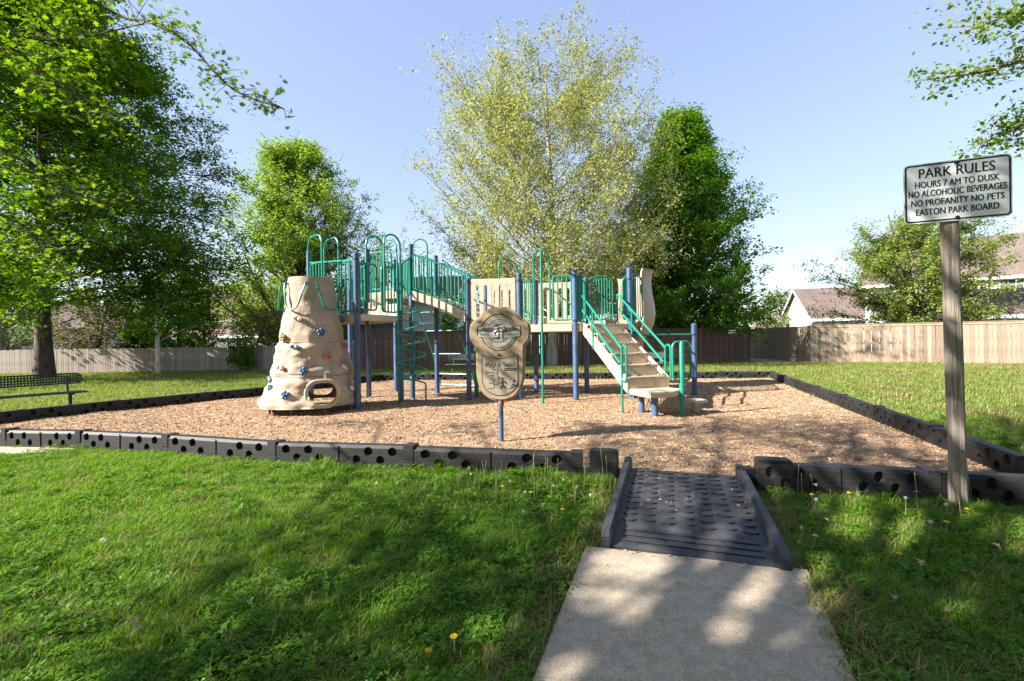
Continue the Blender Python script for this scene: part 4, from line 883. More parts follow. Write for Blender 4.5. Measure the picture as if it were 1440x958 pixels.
# ------------------------------------------------------------------ fences
def picket_mesh(w, h, th=.018, dog=0.0):
    b = MB(); p = [(-w / 2, 0), (w / 2, 0), (w / 2, h - dog), (w / 2 - dog, h), (-w / 2 + dog, h), (-w / 2, h - dog)] if dog else [(-w / 2, 0), (w / 2, 0), (w / 2, h), (-w / 2, h)]
    b.slab([Vector((x, 0, z)) for x, z in p], th, (0, 1, 0)); me = bpy.data.meshes.new('picket'); me.from_pydata([tuple(v) for v in b.v], [], b.f); return me
def fence(name, label, pts, h, w, mt, cap=False, post_up=0.0, dog=.02, sp=2.4, wob=.012, side=-1, trim=False):
    t = thing(name, label, 'fence', (pts[0][0], pts[0][1], 0)); me = picket_mesh(w * .945, h, dog=dog); me.materials.append(mt); o0 = Vector((*pts[0], 0))
    for p, q in zip(pts, pts[1:]):
        a = Vector((*p, 0)); b = Vector((*q, 0)); d = b - a; L_ = d.length; d.normalize(); n_ = Vector((d.y, -d.x, 0)); rz = math.atan2(d.y, d.x)
        k = int(L_ / w)
        for i in range(k):
            c = a + d * ((i + .5) * L_ / k) - o0; o = bpy.data.objects.new('picket', me); col.objects.link(o); o.parent = t
            o.location = (c.x + n_.x * rnd.uniform(0, .006), c.y + n_.y * rnd.uniform(0, .006), -.02 + rnd.uniform(-wob, wob)); o.rotation_euler = (0, R(rnd.uniform(-.35, .35)), rz)
        for z in (.25, h * .52, h - .2):
            m = MB(); m.box(tuple((a + b) / 2 - n_ * .045 + Vector((0, 0, z))), (L_, .04, .09), rz); m.build('rail', mt, t, off=tuple(o0))
        m_ = max(1, round(L_ / sp))
        for i in range(m_ + 1):
            c = a + d * (L_ * i / m_) - n_ * .115
            m = MB(); m.box(tuple(c + Vector((0, 0, (h + post_up) / 2 - .05))), (.09, .09, h + post_up + .1), rz); m.build('fence_post', mt, t, off=tuple(o0))
        if cap: MB().box(tuple((a + b) / 2 - n_ * .03 + Vector((0, 0, h + .012))), (L_ + .06, .14, .035), rz).build('cap_rail', mt, t, off=tuple(o0))
        if trim: MB().box(tuple((a + b) / 2 + n_ * .014 + Vector((0, 0, h - .06))), (L_, .018, .085), rz).build('trim_board', mt, t, off=tuple(o0))
    return t
fence('grey_fence', 'low weathered grey picket fence behind the oak and white trunked tree', [(-27.5, 21.6), (-16.5, 21.75), (-7.3, 21.3)], 1.2, .115, M['picket_grey'], wob=.02)
fence('dark_fence', 'dark brown stained board fence behind the play structure', [(-7.15, 21.35), (2.5, 23.0), (12.3, 23.6)], 1.82, .14, M['picket_dark'], post_up=.14, dog=0, trim=True)
fence('dark_side_fence', 'dark fence returning away beside the narrow path gap', [(12.42, 23.75), (12.9, 30.5)], 1.82, .14, M['picket_dark'], post_up=.1, dog=0)
fence('tan_fence', 'pale tan board fence with a cap rail along the right lawn', [(14.4, 21.95), (15.5, 21.65), (22.3, 18.35), (29.5, 15.0)], 1.82, .142, M['picket_tan'], cap=True, dog=0, trim=True)
fence('tan_side_fence', 'shaded tan fence running away beside the path on the right', [(15.4, 33.5), (14.46, 22.05)], 1.84, .142, M['picket_tan'], post_up=.13, dog=0)
fence('far_fence', 'small stretch of pale fence closing the far end of the gap', [(13.0, 38.0), (21.0, 37.0)], 1.8, .15, M['picket_tan'], dog=0)
pl_ = thing('fence_plate', 'small white plate screwed high on the dark fence end', 'plate', (11.35, 23.46, 1.50), R(3.5))
MB().box((0, -.012, .09), (.44, .012, .17)).build('plate_sheet', M['sign_white'], pl_, bevel=.004); MB().box((0, -.0195, .10), (.34, .004, .05)).build('print_band', M['ink'], pl_)

# ------------------------------------------------------------------ houses
def house(name, label, cx, cy, rz, w, d, eave, ridge, wall, roof, wins=(), chimney=None, z0=-.2, over=.35, gwins=(), course=.32):
    t = thing(name, label, 'house', (cx, cy, 0), rz)
    b = MB(); x, y = w / 2, d / 2
    P = []
    for s in (-x, x): P += [(s, -y, z0), (s, y, z0), (s, y, eave), (s, 0, ridge - .06), (s, -y, eave)]
    b.add(P, [(0, 1, 2, 3, 4)[::-1], (5, 6, 7, 8, 9), (0, 4, 9, 5), (1, 6, 7, 2), (0, 5, 6, 1)]); wl = b.build('wall', wall, t)
    sl_ = Vector((0, y, ridge - eave)); L_ = sl_.length; n = max(4, int(L_ * 1.12 / course)); rf = MB()
    for s in (-1, 1):
        ey, ez = s * y * 1.07, eave - (ridge - eave) * .07
        for i in range(n):
            t0, t1 = i / n, (i + 1.12) / n
            y0, z0_ = ey * (1 - t0), ez + (ridge + .03 - ez) * t0; y1, z1_ = ey * (1 - min(t1, 1)), ez + (ridge + .03 - ez) * min(t1, 1)
            q = [Vector((-x - over, y0, z0_ + .045)), Vector((x + over, y0, z0_ + .045)), Vector((x + over, y1, z1_ + .01)), Vector((-x - over, y1, z1_ + .01))]
            rf.slab(q if s < 0 else q[::-1], .05)
    ro = rf.build('roof', roof, t)
    for s in (-1, 1):
        MB().box((0, s * (y * 1.07 + .05), eave - (ridge - eave) * .07 - .04), (w + 2 * over, .10, .2)).build('fascia', M['trim'], ro)
        for e_ in (-1, 1):
            a = Vector((e_ * (x + over + .03), s * y * 1.07, eave - (ridge - eave) * .07)); c = Vector((e_ * (x + over + .03), s * .02, ridge + .02))
            MB().slab([a, a + Vector((0, 0, -.2)), c + Vector((0, 0, -.2)), c], .05, (-e_, 0, 0)).build('rake_board', M['trim'], ro)
    def window(px, pz, ww, hh, side):
        f = bpy.data.objects.new('window', None); col.objects.link(f); f.parent = t
        if side == 'f': f.location = (px, -y, pz)
        else: f.location = (-x if side == 'l' else x, px, pz); f.rotation_euler = (0, 0, R(-90 if side == 'l' else 90))
        MB().box((0, -.012, 0), (ww, .02, hh)).build('pane', M['glass'], f)
        m = MB()
        for q in (-1, 1): m.box((q * (ww / 2 + .045), -.03, 0), (.09, .06, hh + .18)); m.box((0, -.032, q * (hh / 2 + .045)), (ww + .005, .06, .09))
        m.box((0, -.028, 0), (ww, .03, .05)); m.box((-ww / 6, -.026, 0), (.025, .02, hh)); m.box((ww / 6, -.026, 0), (.025, .02, hh))
        for q in (-1, 1): m.box((0, -.0265, q * hh / 4), (ww, .021, .025))
        m.build('frame', M['trim'], f)
    for px, pz, ww, hh in wins: window(px, pz, ww, hh, 'f')
    for sd, px, pz, ww, hh in gwins: window(px, pz, ww, hh, sd)
    if chimney:
        cx_, cy_, cw, ct = chimney; MB().box((cx_, cy_, (ct + eave) / 2), (cw, cw * .8, ct - eave)).build('chimney', M['siding'], t); MB().box((cx_, cy_, ct + .06), (cw + .12, cw * .8 + .12, .12)).build('chimney_cap', M['trim'], t)
    return t
house('brick_house', 'brick house with reddish roof behind the left grey fence', -24.5, 41.5, R(14), 7, 8, 3.5, 6.6, M['brick'], M['shingle_red'], wins=((-1.8, 2.3, .9, 1.1), (.2, 2.3, .9, 1.1), (2.1, 2.3, .9, 1.1)))
house('brick_porch', 'low tan porch wing with red roof in front of the brick house', -26.0, 36.2, R(14), 5.5, 2.6, 1.7, 2.5, M['siding'], M['shingle_red'], wins=((-1.2, .95, .8, .9),))
house('grey_shed_house', 'small pale grey house between the young tree and climbing rock', -18.6, 36.5, R(-12), 4.6, 6, 2.0, 3.1, M['siding_grey'], M['shingle'], wins=((.9, 1.3, .7, 1.0), (-.9, 1.3, .7, 1.0)))
house('left_grey_house', 'blue grey house partly hidden by bushes near the oak', -40.5, 44.0, R(20), 9, 8, 3.2, 5.4, M['siding_grey'], M['shingle'], wins=((2, 1.8, .9, 1.1), (-1, 1.8, .9, 1.1)))
house('brown_roof_house', 'long brown roofed house seen under the low deck', -10.4, 33.5, R(4), 7.5, 8, 1.55, 3.7, M['siding'], M['shingle'], course=.3)
house('tall_grey_house', 'tall pale grey house end seen behind the bridge', -5.7, 34.5, R(-4), 3.9, 8, 4.2, 6.2, M['siding_grey'], M['shingle'], wins=((.6, 1.9, .9, 1.2),))
house('centre_house', 'white house with reddish roof behind the slide and big trees', 8.2, 42.0, R(2), 11, 8, 4.6, 7.6, M['siding'], M['shingle_red'], wins=((-3, 3.3, 1, 1.3), (0, 3.3, 1, 1.3), (3, 3.3, 1, 1.3)))
house('white_gable_house', 'low white house with brown roof beyond the tan fence corner', 31.8, 41.3, R(-14), 10.5, 8, 2.9, 5.7, M['siding'], M['shingle'], course=.3)
house('large_white_house', 'large white two storey house behind the sign post', 37.5, 35.5, R(-42), 15, 9, 5.5, 8.9, M['siding'], M['shingle'], wins=((-5, 4.4, 1.1, 1.3), (-1.2, 4.4, 1.1, 1.3), (.6, 4.4, 1.1, 1.3), (3, 4.4, 1.1, 1.3), (-3, 4.4, 1.1, 1.3)), chimney=(2.6, .6, 1.3, 10.2), course=.32)
house('garage', 'low garage with shaggy brown shingles at the right edge', 27.8, 24.6, R(-24), 8.0, 5, 2.3, 3.75, M['siding'], M['shingle'], course=.22)

# ------------------------------------------------------------------ trees
tree('oak_tree', 'large dark green oak shading the lawn behind the green bench', (-18.7, 18.2, 0), 17.5, 3.0, lambda t: 8.7 * (1 - t) ** .55 * min(1, .78 + 1.5 * t), 112, 17, 10, 14, .13, M['leaf_oak'], M['bark_dark'], .27, rise=.12, scatter=.30, seed=3, up=.6, sub_len=.30, clump=.10, cfreq=.7)
tree('young_sycamore', 'slim young tree with a pale trunk in front of grey fence', (-16.4, 21.1, 0), 7.0, 1.9, lambda t: 2.5 * math.sin(math.pi * min(1, .25 + .75 * t)) ** .7, 26, 8, 3, 9, .19, M['leaf_bright'], M['bark_white'], .10, rise=.4, scatter=.24, seed=4)
tree('maple_tree', 'fresh light green tree rising behind the climbing rock', (-14.0, 30.0, 0), 15.2, 1.5, lambda t: 5.5 * math.sin(math.pi * min(1, .30 + .7 * t)) ** .75, 130, 15, 8, 11, .15, M['leaf_maple'], M['bark_dark'], .22, rise=.9, scatter=.34, seed=5, sub_len=.35, clump=.2, cfreq=.5, rmin=.3, rmax=1.25, subrise=.9)
tree('cottonwood_tree', 'tall airy pale yellow green tree behind the play structure', (1.95, 22.2, 0), 15.6, 3.2, lambda t: 6.7 * (math.sin(math.pi * min(1, .22 + .68 * t)) ** .55), 150, 16, 7, 10, .105, M['leaf_cotton'], M['bark_cotton'], .23, rise=.8, scatter=.33, seed=6, up=.1, sub_len=.26, clump=.24, cfreq=1.0, subrise=.8, rmin=.5, rmax=1.04, limb_k=.55, tip=.55)
tree('pear_tree', 'dense dark green pear shaped tree behind the dark fence', (9.7, 25.6, 0), 14.6, 1.3, lambda t: 4.2 * min(1, 1.45 * (1 - t)) ** .85 * min(1, .85 + 2 * t), 104, 15, 8, 17, .14, M['leaf_pear'], M['bark_dark'], .24, rise=.6, scatter=.30, seed=8, up=.4, sub_len=.35, clump=.05, cfreq=.75, rmin=.6, rmax=1.08)
tree('yard_tree', 'spreading multi stemmed light green tree behind the tan fence', (22.0, 24.5, 0), 8.2, 1.7, lambda t: 3.6 * math.sin(math.pi * min(1, .32 + .66 * t)) ** .6, 90, 12, 8, 12, .115, M['leaf_yard'], M['bark_dark'], .13, rise=.6, scatter=.23, seed=9, stems=4, clump=.38, cfreq=.7, rmax=1.15)
tree('far_tree', 'small hazy pale green tree in the gap between fences', (27.5, 46.5, 0), 6.0, 1.0, lambda t: 2.6 * math.sin(math.pi * min(1, .3 + .7 * t)) ** .7, 30, 8, 3, 8, .22, M['leaf_pale'], M['bark_grey'], .15, rise=.5, scatter=.3, seed=10)
tree('brown_bush', 'tall olive brown bush over the fence right of the oak trunk', (-22.6, 24.6, 0), 4.5, .3, lambda t: 2.1 * math.sin(math.pi * min(1, .3 + .66 * t)) ** .6, 34, 9, 3, 10, .13, M['leaf_brown'], M['bark_dark'], .06, rise=.9, scatter=.2, seed=12, stems=3)
tree('brown_bush', 'low amber budding bush above the ivy on the grey fence', (-13.2, 23.0, 0), 3.0, 1.0, lambda t: 1.5 * math.sin(math.pi * min(1, .35 + .62 * t)) ** .6, 22, 7, 3, 5, .12, M['leaf_brown'], M['bark_dark'], .05, rise=.6, scatter=.18, seed=13, stems=2)
tree('left_tree', 'pale thin leaved tree beyond the fence at the left edge', (-28.5, 25.5, 0), 8.5, 1.2, lambda t: 3.6 * math.sin(math.pi * min(1, .3 + .68 * t)) ** .6, 40, 9, 3, 8, .15, M['leaf_pale'], M['bark_grey'], .25, rise=.6, scatter=.28, seed=14)
tree('conifer', 'dark grey blue conifer just over the grey fence', (-19.6, 24.2, 0), 3.3, .2, lambda t: 1.4 * (1 - t) + .1, 40, 8, 3, 10, .13, M['leaf_conifer'], M['bark_dark'], .07, rise=.05, scatter=.13, seed=15, up=.6)
tree('garden_maple', 'bright green tree low behind the pale trunk', (-18.0, 24.6, 0), 4.6, .8, lambda t: 2.3 * math.sin(math.pi * min(1, .35 + .62 * t)) ** .6, 32, 9, 3, 10, .19, M['leaf_bright'], M['bark_dark'], .1, rise=.4, scatter=.23, seed=16)
tree('ivy_shrub', 'ivy covered stump climbing the grey fence', (-12.55, 21.05, 0), 1.45, .1, lambda t: .30, 24, 5, 3, 7, .10, M['leaf_oak'], M['bark_dark'], .07, rise=.2, scatter=.08, seed=17)
tree('bright_bush', 'bright green shrub behind the bridge above the dark fence', (-2.7, 26.0, 0), 4.0, .5, lambda t: 1.8 * math.sin(math.pi * min(1, .35 + .62 * t)) ** .6, 26, 8, 3, 10, .16, M['leaf_bright'], M['bark_dark'], .08, rise=.5, scatter=.2, seed=18)
tree('amber_bush', 'small rusty bush far off in the gap between fences', (20.2, 36.2, 0), 2.9, .4, lambda t: .9, 20, 6, 3, 8, .14, M['leaf_brown'], M['bark_dark'], .05, rise=.5, scatter=.2, seed=19)

tree('sky_block_tree', 'added unseen tree behind the viewer, at the right of the walk', (4.5, -8.0, 0), 13, 2.6, lambda t: 5.2 * math.sin(math.pi * min(1, .3 + .68 * t)) ** .6, 60, 12, 4, 9, .30, M['leaf_oak'], M['bark_dark'], .26, rise=.4, scatter=.4, seed=41)  # this and the next two: unseen trees added to cut the sky fill
tree('sky_block_tree', 'added unseen tree behind the viewer, further left', (-4.5, -11.0, 0), 14, 2.6, lambda t: 5.4 * math.sin(math.pi * min(1, .3 + .68 * t)) ** .6, 60, 12, 4, 9, .30, M['leaf_oak'], M['bark_dark'], .26, rise=.4, scatter=.4, seed=42)
tree('sky_block_tree', 'added unseen tree right of the viewer, outside the picture', (11.5, -2.0, 0), 12, 2.6, lambda t: 4.8 * math.sin(math.pi * min(1, .3 + .68 * t)) ** .6, 60, 12, 4, 9, .30, M['leaf_oak'], M['bark_dark'], .26, rise=.4, scatter=.4, seed=43)

# ------------------------------------------------------------------ the oak that overhangs the camera
def near_oak():
    global rng
    rng = np.random.default_rng(21)
    base = Vector((-7.4, -2.2, 0)); t = thing('overhanging_oak', 'near oak with lobed sunlit leaves hanging into the upper left corner', 'tree', tuple(base), 0, None, True)
    MB().tube([base + Vector((0, 0, -.2)), base + Vector((.02, 0, .6)), base + Vector((.1, .05, 3)), base + Vector((.15, .1, 6)), base + Vector((.2, .2, 9)), base + Vector((.2, .2, 12))], [.42, .33, .29, .22, .14, .03], 14).build('trunk', M['bark_dark'], t, smooth=True)
    def inframe(p): return p[1] > .2 and abs(p[0]) < 1.19 * p[1] + .25 and p[2] < 1.3 + .80 * p[1] + .3
    BR = [[(-4.75, 5.2, 5.25), (-3.97, 5.0, 4.87), (-3.49, 4.9, 4.59), (-3.0, 4.7, 4.08), (-2.7, 4.6, 3.83), (-2.22, 4.5, 3.62)],
          [(-4.9, 4.4, 4.25), (-4.7, 4.6, 4.03), (-4.55, 4.9, 3.95), (-4.3, 5.0, 3.82)],
          [(-5.6, 5.0, 3.5), (-5.35, 5.3, 3.2), (-4.95, 5.6, 3.07)], [(-6.3, 5.6, 2.95), (-6.2, 6.0, 2.65), (-5.9, 6.2, 2.12)],
          [(-5.0, 3.9, 4.3), (-4.4, 4.3, 4.2), (-3.7, 4.6, 4.55)]]
    leaf_pts = []
    for i, pts in enumerate(BR):
        z0 = pts[0][2]; full = [base + Vector((.1, .05, 3.3 + .3 * i)), Vector((-6.6, .8, z0 + .5)), Vector((-5.9 - (.5 if i == 3 else 0), 3.0, z0 + .35))] + [Vector(p) for p in pts]
        sp = smooth_path(full, 5); n = len(sp); r0 = .019 if i == 0 else .017; b = MB(); b.tube(sp, [r0 * (1 - .9 * k / (n - 1)) + .004 for k in range(n)], 7)
        s0 = n - 5 * (len(pts) - 1) - 1
        for k in range(s0 - 4, n):
            for _ in range(3 if i == 0 else 4):
                f = (k - s0) / max(1, n - s0); ln = (.42 if i == 0 else .6) * rng.uniform(.3, 1) * (1.0 - .45 * max(f, 0)); d = Vector(rng.normal(size=3)); d.z *= .45; d.normalize(); tp = sp[k] + d * ln
                b.tube([sp[k], sp[k] + d * ln * .5 + Vector((0, 0, .02)), tp], [.004, .003, .0015], 4, cap=False)
                for _q in range(int(rng.integers(3, 7))): leaf_pts.append((tp + Vector(rng.normal(size=3)) * .065, sp[k]))
        b.build('branch', M['bark_dark'], t, smooth=True)
    # the largest leaves in view are single pieces
    lms = []
    for v in range(4):
        tv, tf = LOBED; me = bpy.data.meshes.new('leaf'); me.from_pydata([(float(x) * (1 + .1 * v), float(y), float(z) + .12 * (v - 1.5) * float(y) ** 2 * .5) for x, y, z in tv], [], tf); me.materials.append(M['leaf_oak_near']); lms.append(me)
    order = sorted(range(len(leaf_pts)), key=lambda i: (leaf_pts[i][0] - Vector((0, 0, 1.3))).length if inframe(leaf_pts[i][0]) else 99)
    for i in order[:295]:
        p = leaf_pts[i][0]; o = bpy.data.objects.new('leaf', lms[i % 4]); col.objects.link(o); o.parent = t; o.location = p - base
        o.rotation_euler = (rng.normal() * .7, rng.normal() * .7, rng.uniform(0, 6.28)); s = rng.uniform(.055, .085); o.scale = (s, s, s)
    rest = [np.array(leaf_pts[i][0]) for i in order[295:]]
    # the crown above and behind the camera
    C = []; limbs = MB()
    while len(C) < 560:
        q = rng.normal(size=3); q /= np.linalg.norm(q); q *= rng.uniform(.25, 1) ** .5; c = np.array([-6.3, -1.7, 7.3]) + q * np.array([4.9, 4.6, 4.1])
        if c[2] < 3.0 or inframe(c): continue
        if noise.noise(Vector(c) * .38 + Vector((2.2, 0, 5))) < -.2: continue
        gx, gy = c[0] + 1.464 * c[2], c[1] + .476 * c[2]        # where its shade reaches the ground
        edge = -2.0 + .5 * noise.noise(Vector((gy * .9, 0, 1))) if gy < 4.3 else .6
        if gx < edge and rng.uniform() > (.8 if gy < 2.7 and noise.noise(Vector((gx * .9, gy * .9, 8))) > -.2 else .06): continue
        C.append(c)
    for h in np.linspace(2.8, 9.0, 64):            # boughs between the sun and the notice board
        C.append(np.array([3.4 - 1.464 * h, 3.45 - .476 * h, 2.5 + h]) + rng.normal(size=3) * .34)
    k = 0
    while k < 170:                                  # lower boughs whose shade dapples the lawn left of the walk
        gx, gy, h = rng.uniform(-5.5, .6), rng.uniform(.8, 4.6), rng.uniform(3.6, 8)
        if gy > 2.7 and gx < -2.2 + .25 * (gy - 2.7) or noise.noise(Vector((gx * 1.1, gy * 1.3, 14.0))) < -.1: continue
        C.append(np.array([gx - 1.464 * h, gy - .476 * h, h])); k += 1
    k = 0
    while k < 300:                                  # boughs that shade the wood chips right of the ramp
        gx, gy, h = rng.uniform(.3, 10), rng.uniform(4.0, 6.9) + rng.uniform(0, 1), rng.uniform(4.5, 10)
        if noise.noise(Vector((gx * .55, gy * .9, 4.0))) < -.05 or gx < (gy - 4.2) * 1.1 or (gy > 6.9 and gx < 5): continue
        C.append(np.array([gx - 1.464 * h, gy - .476 * h, h])); k += 1
    C = [c for c in C if not inframe(c)]
    for i, c in enumerate(C):
        if i % 6 == 0:
            a = Vector((base.x + .12, base.y + .1, min(max(c[2] - 1.5, 2.8), 9))); limbs.tube(smooth_path([a, a.lerp(Vector(c), .5) + Vector((0, 0, .25)), Vector(c)], 4), [.06 * (1 - k / 9) + .006 for k in range(9)], 5)
        for _ in range(36):
            p = c + rng.normal(size=3) * np.array([.36, .36, .2])
            if not inframe(p): rest.append(p)
    limbs.build('limbs', M['bark_dark'], t, smooth=True)
    P = np.array(rest) - np.array(base); me = leaf_mesh('crown', P, .08, LOBED, M['leaf_oak_near'], .6); o = bpy.data.objects.new('crown', me); col.objects.link(o); o.parent = t; o['kind'] = 'stuff'
near_oak()
def right_tree():
    global rng
    rng = np.random.default_rng(33); base = Vector((9.8, 5.4, 0)); t = thing('overhanging_tree', 'near tree whose yellow green branches enter at the upper right edge', 'tree', tuple(base), 0, None, True)
    MB().tube([base + Vector((0, 0, -.2)), base + Vector((0, 0, 1)), base + Vector((.1, 0, 4)), base + Vector((.1, 0, 8))], [.26, .2, .15, .03], 12).build('trunk', M['bark_grey'], t, smooth=True)
    BR = [([(6.4, 5.0, 4.9), (5.6, 4.7, 4.72), (5.25, 4.7, 4.62), (4.85, 4.8, 4.5)], 15, .19), ([(6.2, 5.0, 4.4), (5.44, 4.8, 4.18), (5.09, 4.9, 4.12), (4.57, 5.0, 4.1)], 9, .09), ([(6.8, 5.4, 3.75), (6.1, 5.25, 3.75), (5.75, 5.2, 3.62), (5.5, 5.3, 3.52)], 12, .16)]
    P = []
    for pts, m_, sg in BR:
        sp = smooth_path([base + Vector((0, 0, pts[0][2] - .9))] + [Vector(p) for p in pts], 6); n = len(sp); b = MB(); b.tube(sp, [.035 * (1 - k / n) + .004 for k in range(n)], 6)
        for k in range(7, n):
            for _ in range(4):
                d = Vector(rng.normal(size=3)) * sg * .8; b.tube([sp[k], sp[k] + d * .5, sp[k] + d], [.005, .003, .002], 4, cap=False)
                P += [np.array(sp[k] + d) + rng.normal(size=3) * np.array([.08, .08, .05]) for _ in range(m_)]
        b.build('branch', M['bark_grey'], t, smooth=True)
    for _ in range(260):
        q = rng.normal(size=3); q /= np.linalg.norm(q); c = np.array([10.0, 5.4, 6.5]) + q * rng.uniform(.3, 1) ** .5 * np.array([3, 3, 3])
        if c[0] > 1.16 * c[1] + 1.2: P += [c + rng.normal(size=3) * .3 for _ in range(16)]
    me = leaf_mesh('crown', np.array(P) - np.array(base), .055, DIAMOND, M['leaf_fresh'], .3); o = bpy.data.objects.new('crown', me); col.objects.link(o); o.parent = t; o['kind'] = 'stuff'
right_tree()

# ------------------------------------------------------------------ benches
def bench(loc, rz, L_, mt, label, seat=.40, facing=-1):
    """local x along the bench, the sitter looks to -y"""
    t = thing('park_bench', label, 'bench', (loc[0], loc[1], 0), rz, 'benches round the wood chip bed')
    def plate(name, c, w, h, r, ux, uz, nrm):
        out = rloop(c, ux, uz, w, h, r, 5); m = MB(); m.tube(out, .016, 6, closed=True); ux = Vector(ux); uz = Vector(uz); s = .044
        nx = int(w / s); nz = max(1, int(h / s))
        for i in range(1, nx):
            x = -w / 2 + w * i / nx; ins = r - math.sqrt(max(0, r * r - max(0, abs(x) - (w / 2 - r)) ** 2))
            m.tube([Vector(c) + ux * x + uz * (h / 2 - ins), Vector(c) + ux * x - uz * (h / 2 - ins)], 0.0125, 4, cap=False)
        for k in range(1, nz): m.tube([Vector(c) - ux * (w / 2 - r * .1) + uz * (-h / 2 + h * k / nz), Vector(c) + ux * (w / 2 - r * .1) + uz * (-h / 2 + h * k / nz)], 0.0125, 4, cap=False)
        return m.build(name, mt, t, smooth=True)
    plate('seat', (0, -.02, seat), L_, .36, .06, (1, 0, 0), (0, 1, 0), None)
    plate('backrest', (0, .235, seat + .27), L_, .20, .09, (1, 0, 0), (0, .12, .99), None)
    for s in (-1, 1):
        x = s * (L_ / 2 - .22); MB().tube([(x, .05, -.1), (x, .05, seat - .03), (x, .02, seat - .02)], .032, 8).build('leg', mt, t, smooth=True)
        MB().tube([(x, -.18, seat - .025), (x, .18, seat - .025), (x, .225, seat + .05), (x, .255, seat + .33)], .022, 8).build('support', mt, t, smooth=True)
    return t
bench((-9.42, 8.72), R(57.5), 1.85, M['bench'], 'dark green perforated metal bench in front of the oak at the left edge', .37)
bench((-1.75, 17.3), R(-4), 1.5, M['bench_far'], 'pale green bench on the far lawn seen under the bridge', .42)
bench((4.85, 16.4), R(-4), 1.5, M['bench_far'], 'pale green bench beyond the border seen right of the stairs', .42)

# ------------------------------------------------------------------ grass, clover, chips
def tuft(n, rad, h0, h1, wd, lean, seed):
    r = np.random.default_rng(seed); V = []; F = []
    for i in range(n):
        a = r.uniform(0, 6.283); q = rad * math.sqrt(r.uniform()); x, y = q * math.cos(a), q * math.sin(a); h = r.uniform(h0, h1); az = r.uniform(0, 6.283); l = lean * r.uniform(.2, 1.3) * h; wx, wy = -math.sin(az) * wd / 2 * r.uniform(.7, 1.3), math.cos(az) * wd / 2
        dx, dy = math.cos(az) * l, math.sin(az) * l; o = len(V)
        for t, k in ((0, 1), (.5, .85)):
            V += [(x + dx * t * t - wx * k, y + dy * t * t - wy * k, h * t), (x + dx * t * t + wx * k, y + dy * t * t + wy * k, h * t)]
        V.append((x + dx, y + dy, h * (1 - .12 * lean)))
        F += [(o, o + 1, o + 3, o + 2), (o + 2, o + 3, o + 4)]
    me = bpy.data.meshes.new('tuft'); me.from_pydata(V, [], F); return me
def clover(n, rad, seed):
    r = np.random.default_rng(seed); V = []; F = []
    for i in range(n):
        a = r.uniform(0, 6.283); q = rad * math.sqrt(r.uniform()); c = np.array([q * math.cos(a), q * math.sin(a), r.uniform(.018, .05)]); s = r.uniform(.006, .0105); a0 = r.uniform(0, 6.283); tl = r.normal(size=2) * .3
        for k in range(3):
            an = a0 + k * 2.094; d = np.array([math.cos(an), math.sin(an), 0]); p = np.array([-d[1], d[0], 0]); o = len(V)
            for u, w in ((.1, 0), (.7, .62), (1.35, .72), (1.65, .22), (1.65, -.22), (1.35, -.72), (.7, -.62)):
                v = c + d * u * s + p * w * s; v[2] += (v[0] - c[0]) * tl[0] + (v[1] - c[1]) * tl[1] + .15 * u * s; V.append(tuple(v))
            F.append(tuple(range(o, o + 7)))
    me = bpy.data.meshes.new('clover'); me.from_pydata(V, [], F); return me
def off_lawn(x, y): return inside(BED, x, y) or inside(WALKM, x, y) or inside(RAMP, x, y) or (y > 22 and 12.3 < x < 16 ) or inside(SIDEP, x, y)
SIDEP = [(-5.5, 5.78), (-5.9, 5.52), (-6.6, 5.42), (-12, 5.4), (-12, 6.6), (-8.6, 6.12), (-6.6, 5.92)]
RAMP = [(0.46, 2.74), (1.62, 2.38), (2.16, 4.05), (1.0, 4.42)]
WALKM = [(WALK[0][0] - .01, WALK[0][1] + .1), (WALK[1][0] + .015, WALK[1][1] + .05), (WALK[2][0] + .015, WALK[2][1]), (WALK[3][0] - .01, WALK[3][1])]
def lawn_points(n, x0, x1, y0, y1, test=None):
    P = []
    while len(P) < n:
        x, y = rng.uniform(x0, x1), rng.uniform(y0, y1)
        if abs(x) > 1.2 * y + .9 or off_lawn(x, y) or (test and not test(x, y)): continue
        P.append((x, y))
    return P
rng = np.random.default_rng(5)
src = [(tuft(38, .075, .022, .06, .0045, 1.0, 1), M['blade']), (tuft(36, .075, .02, .05, .0042, 1.2, 2), M['blade']), (tuft(24, .06, .05, .12, .0048, 1.0, 3), M['blade']), (clover(30, .085, 4), M['clover']), (clover(36, .09, 5), M['clover']), (tuft(16, .08, .03, .08, .004, 1.3, 6), M['blade_dry'])]
def patch(x, y, f, s): return noise.noise(Vector((x * f, y * f, s))) + .5 * noise.noise(Vector((x * f * 2.3, y * f * 2.3, s + 7)))
def edge_walk(x, y):
    for a, b in ((WALK[0], WALK[3]), (WALK[1], WALK[2]), ((.53, 2.82), (1.1, 4.35)), ((1.53, 2.48), (2.08, 4.0))):
        d = Vector((b[0] - a[0], b[1] - a[1])); p = Vector((x - a[0], y - a[1])); t_ = p.dot(d) / d.length
        if 0 < t_ < d.length and abs(p.x * d.y - p.y * d.x) / d.length < .16 + .08 * noise.noise(Vector((x * 3, y * 3, 0))): return True
    return False
pts = []; rot = []; scl = []; idx = []
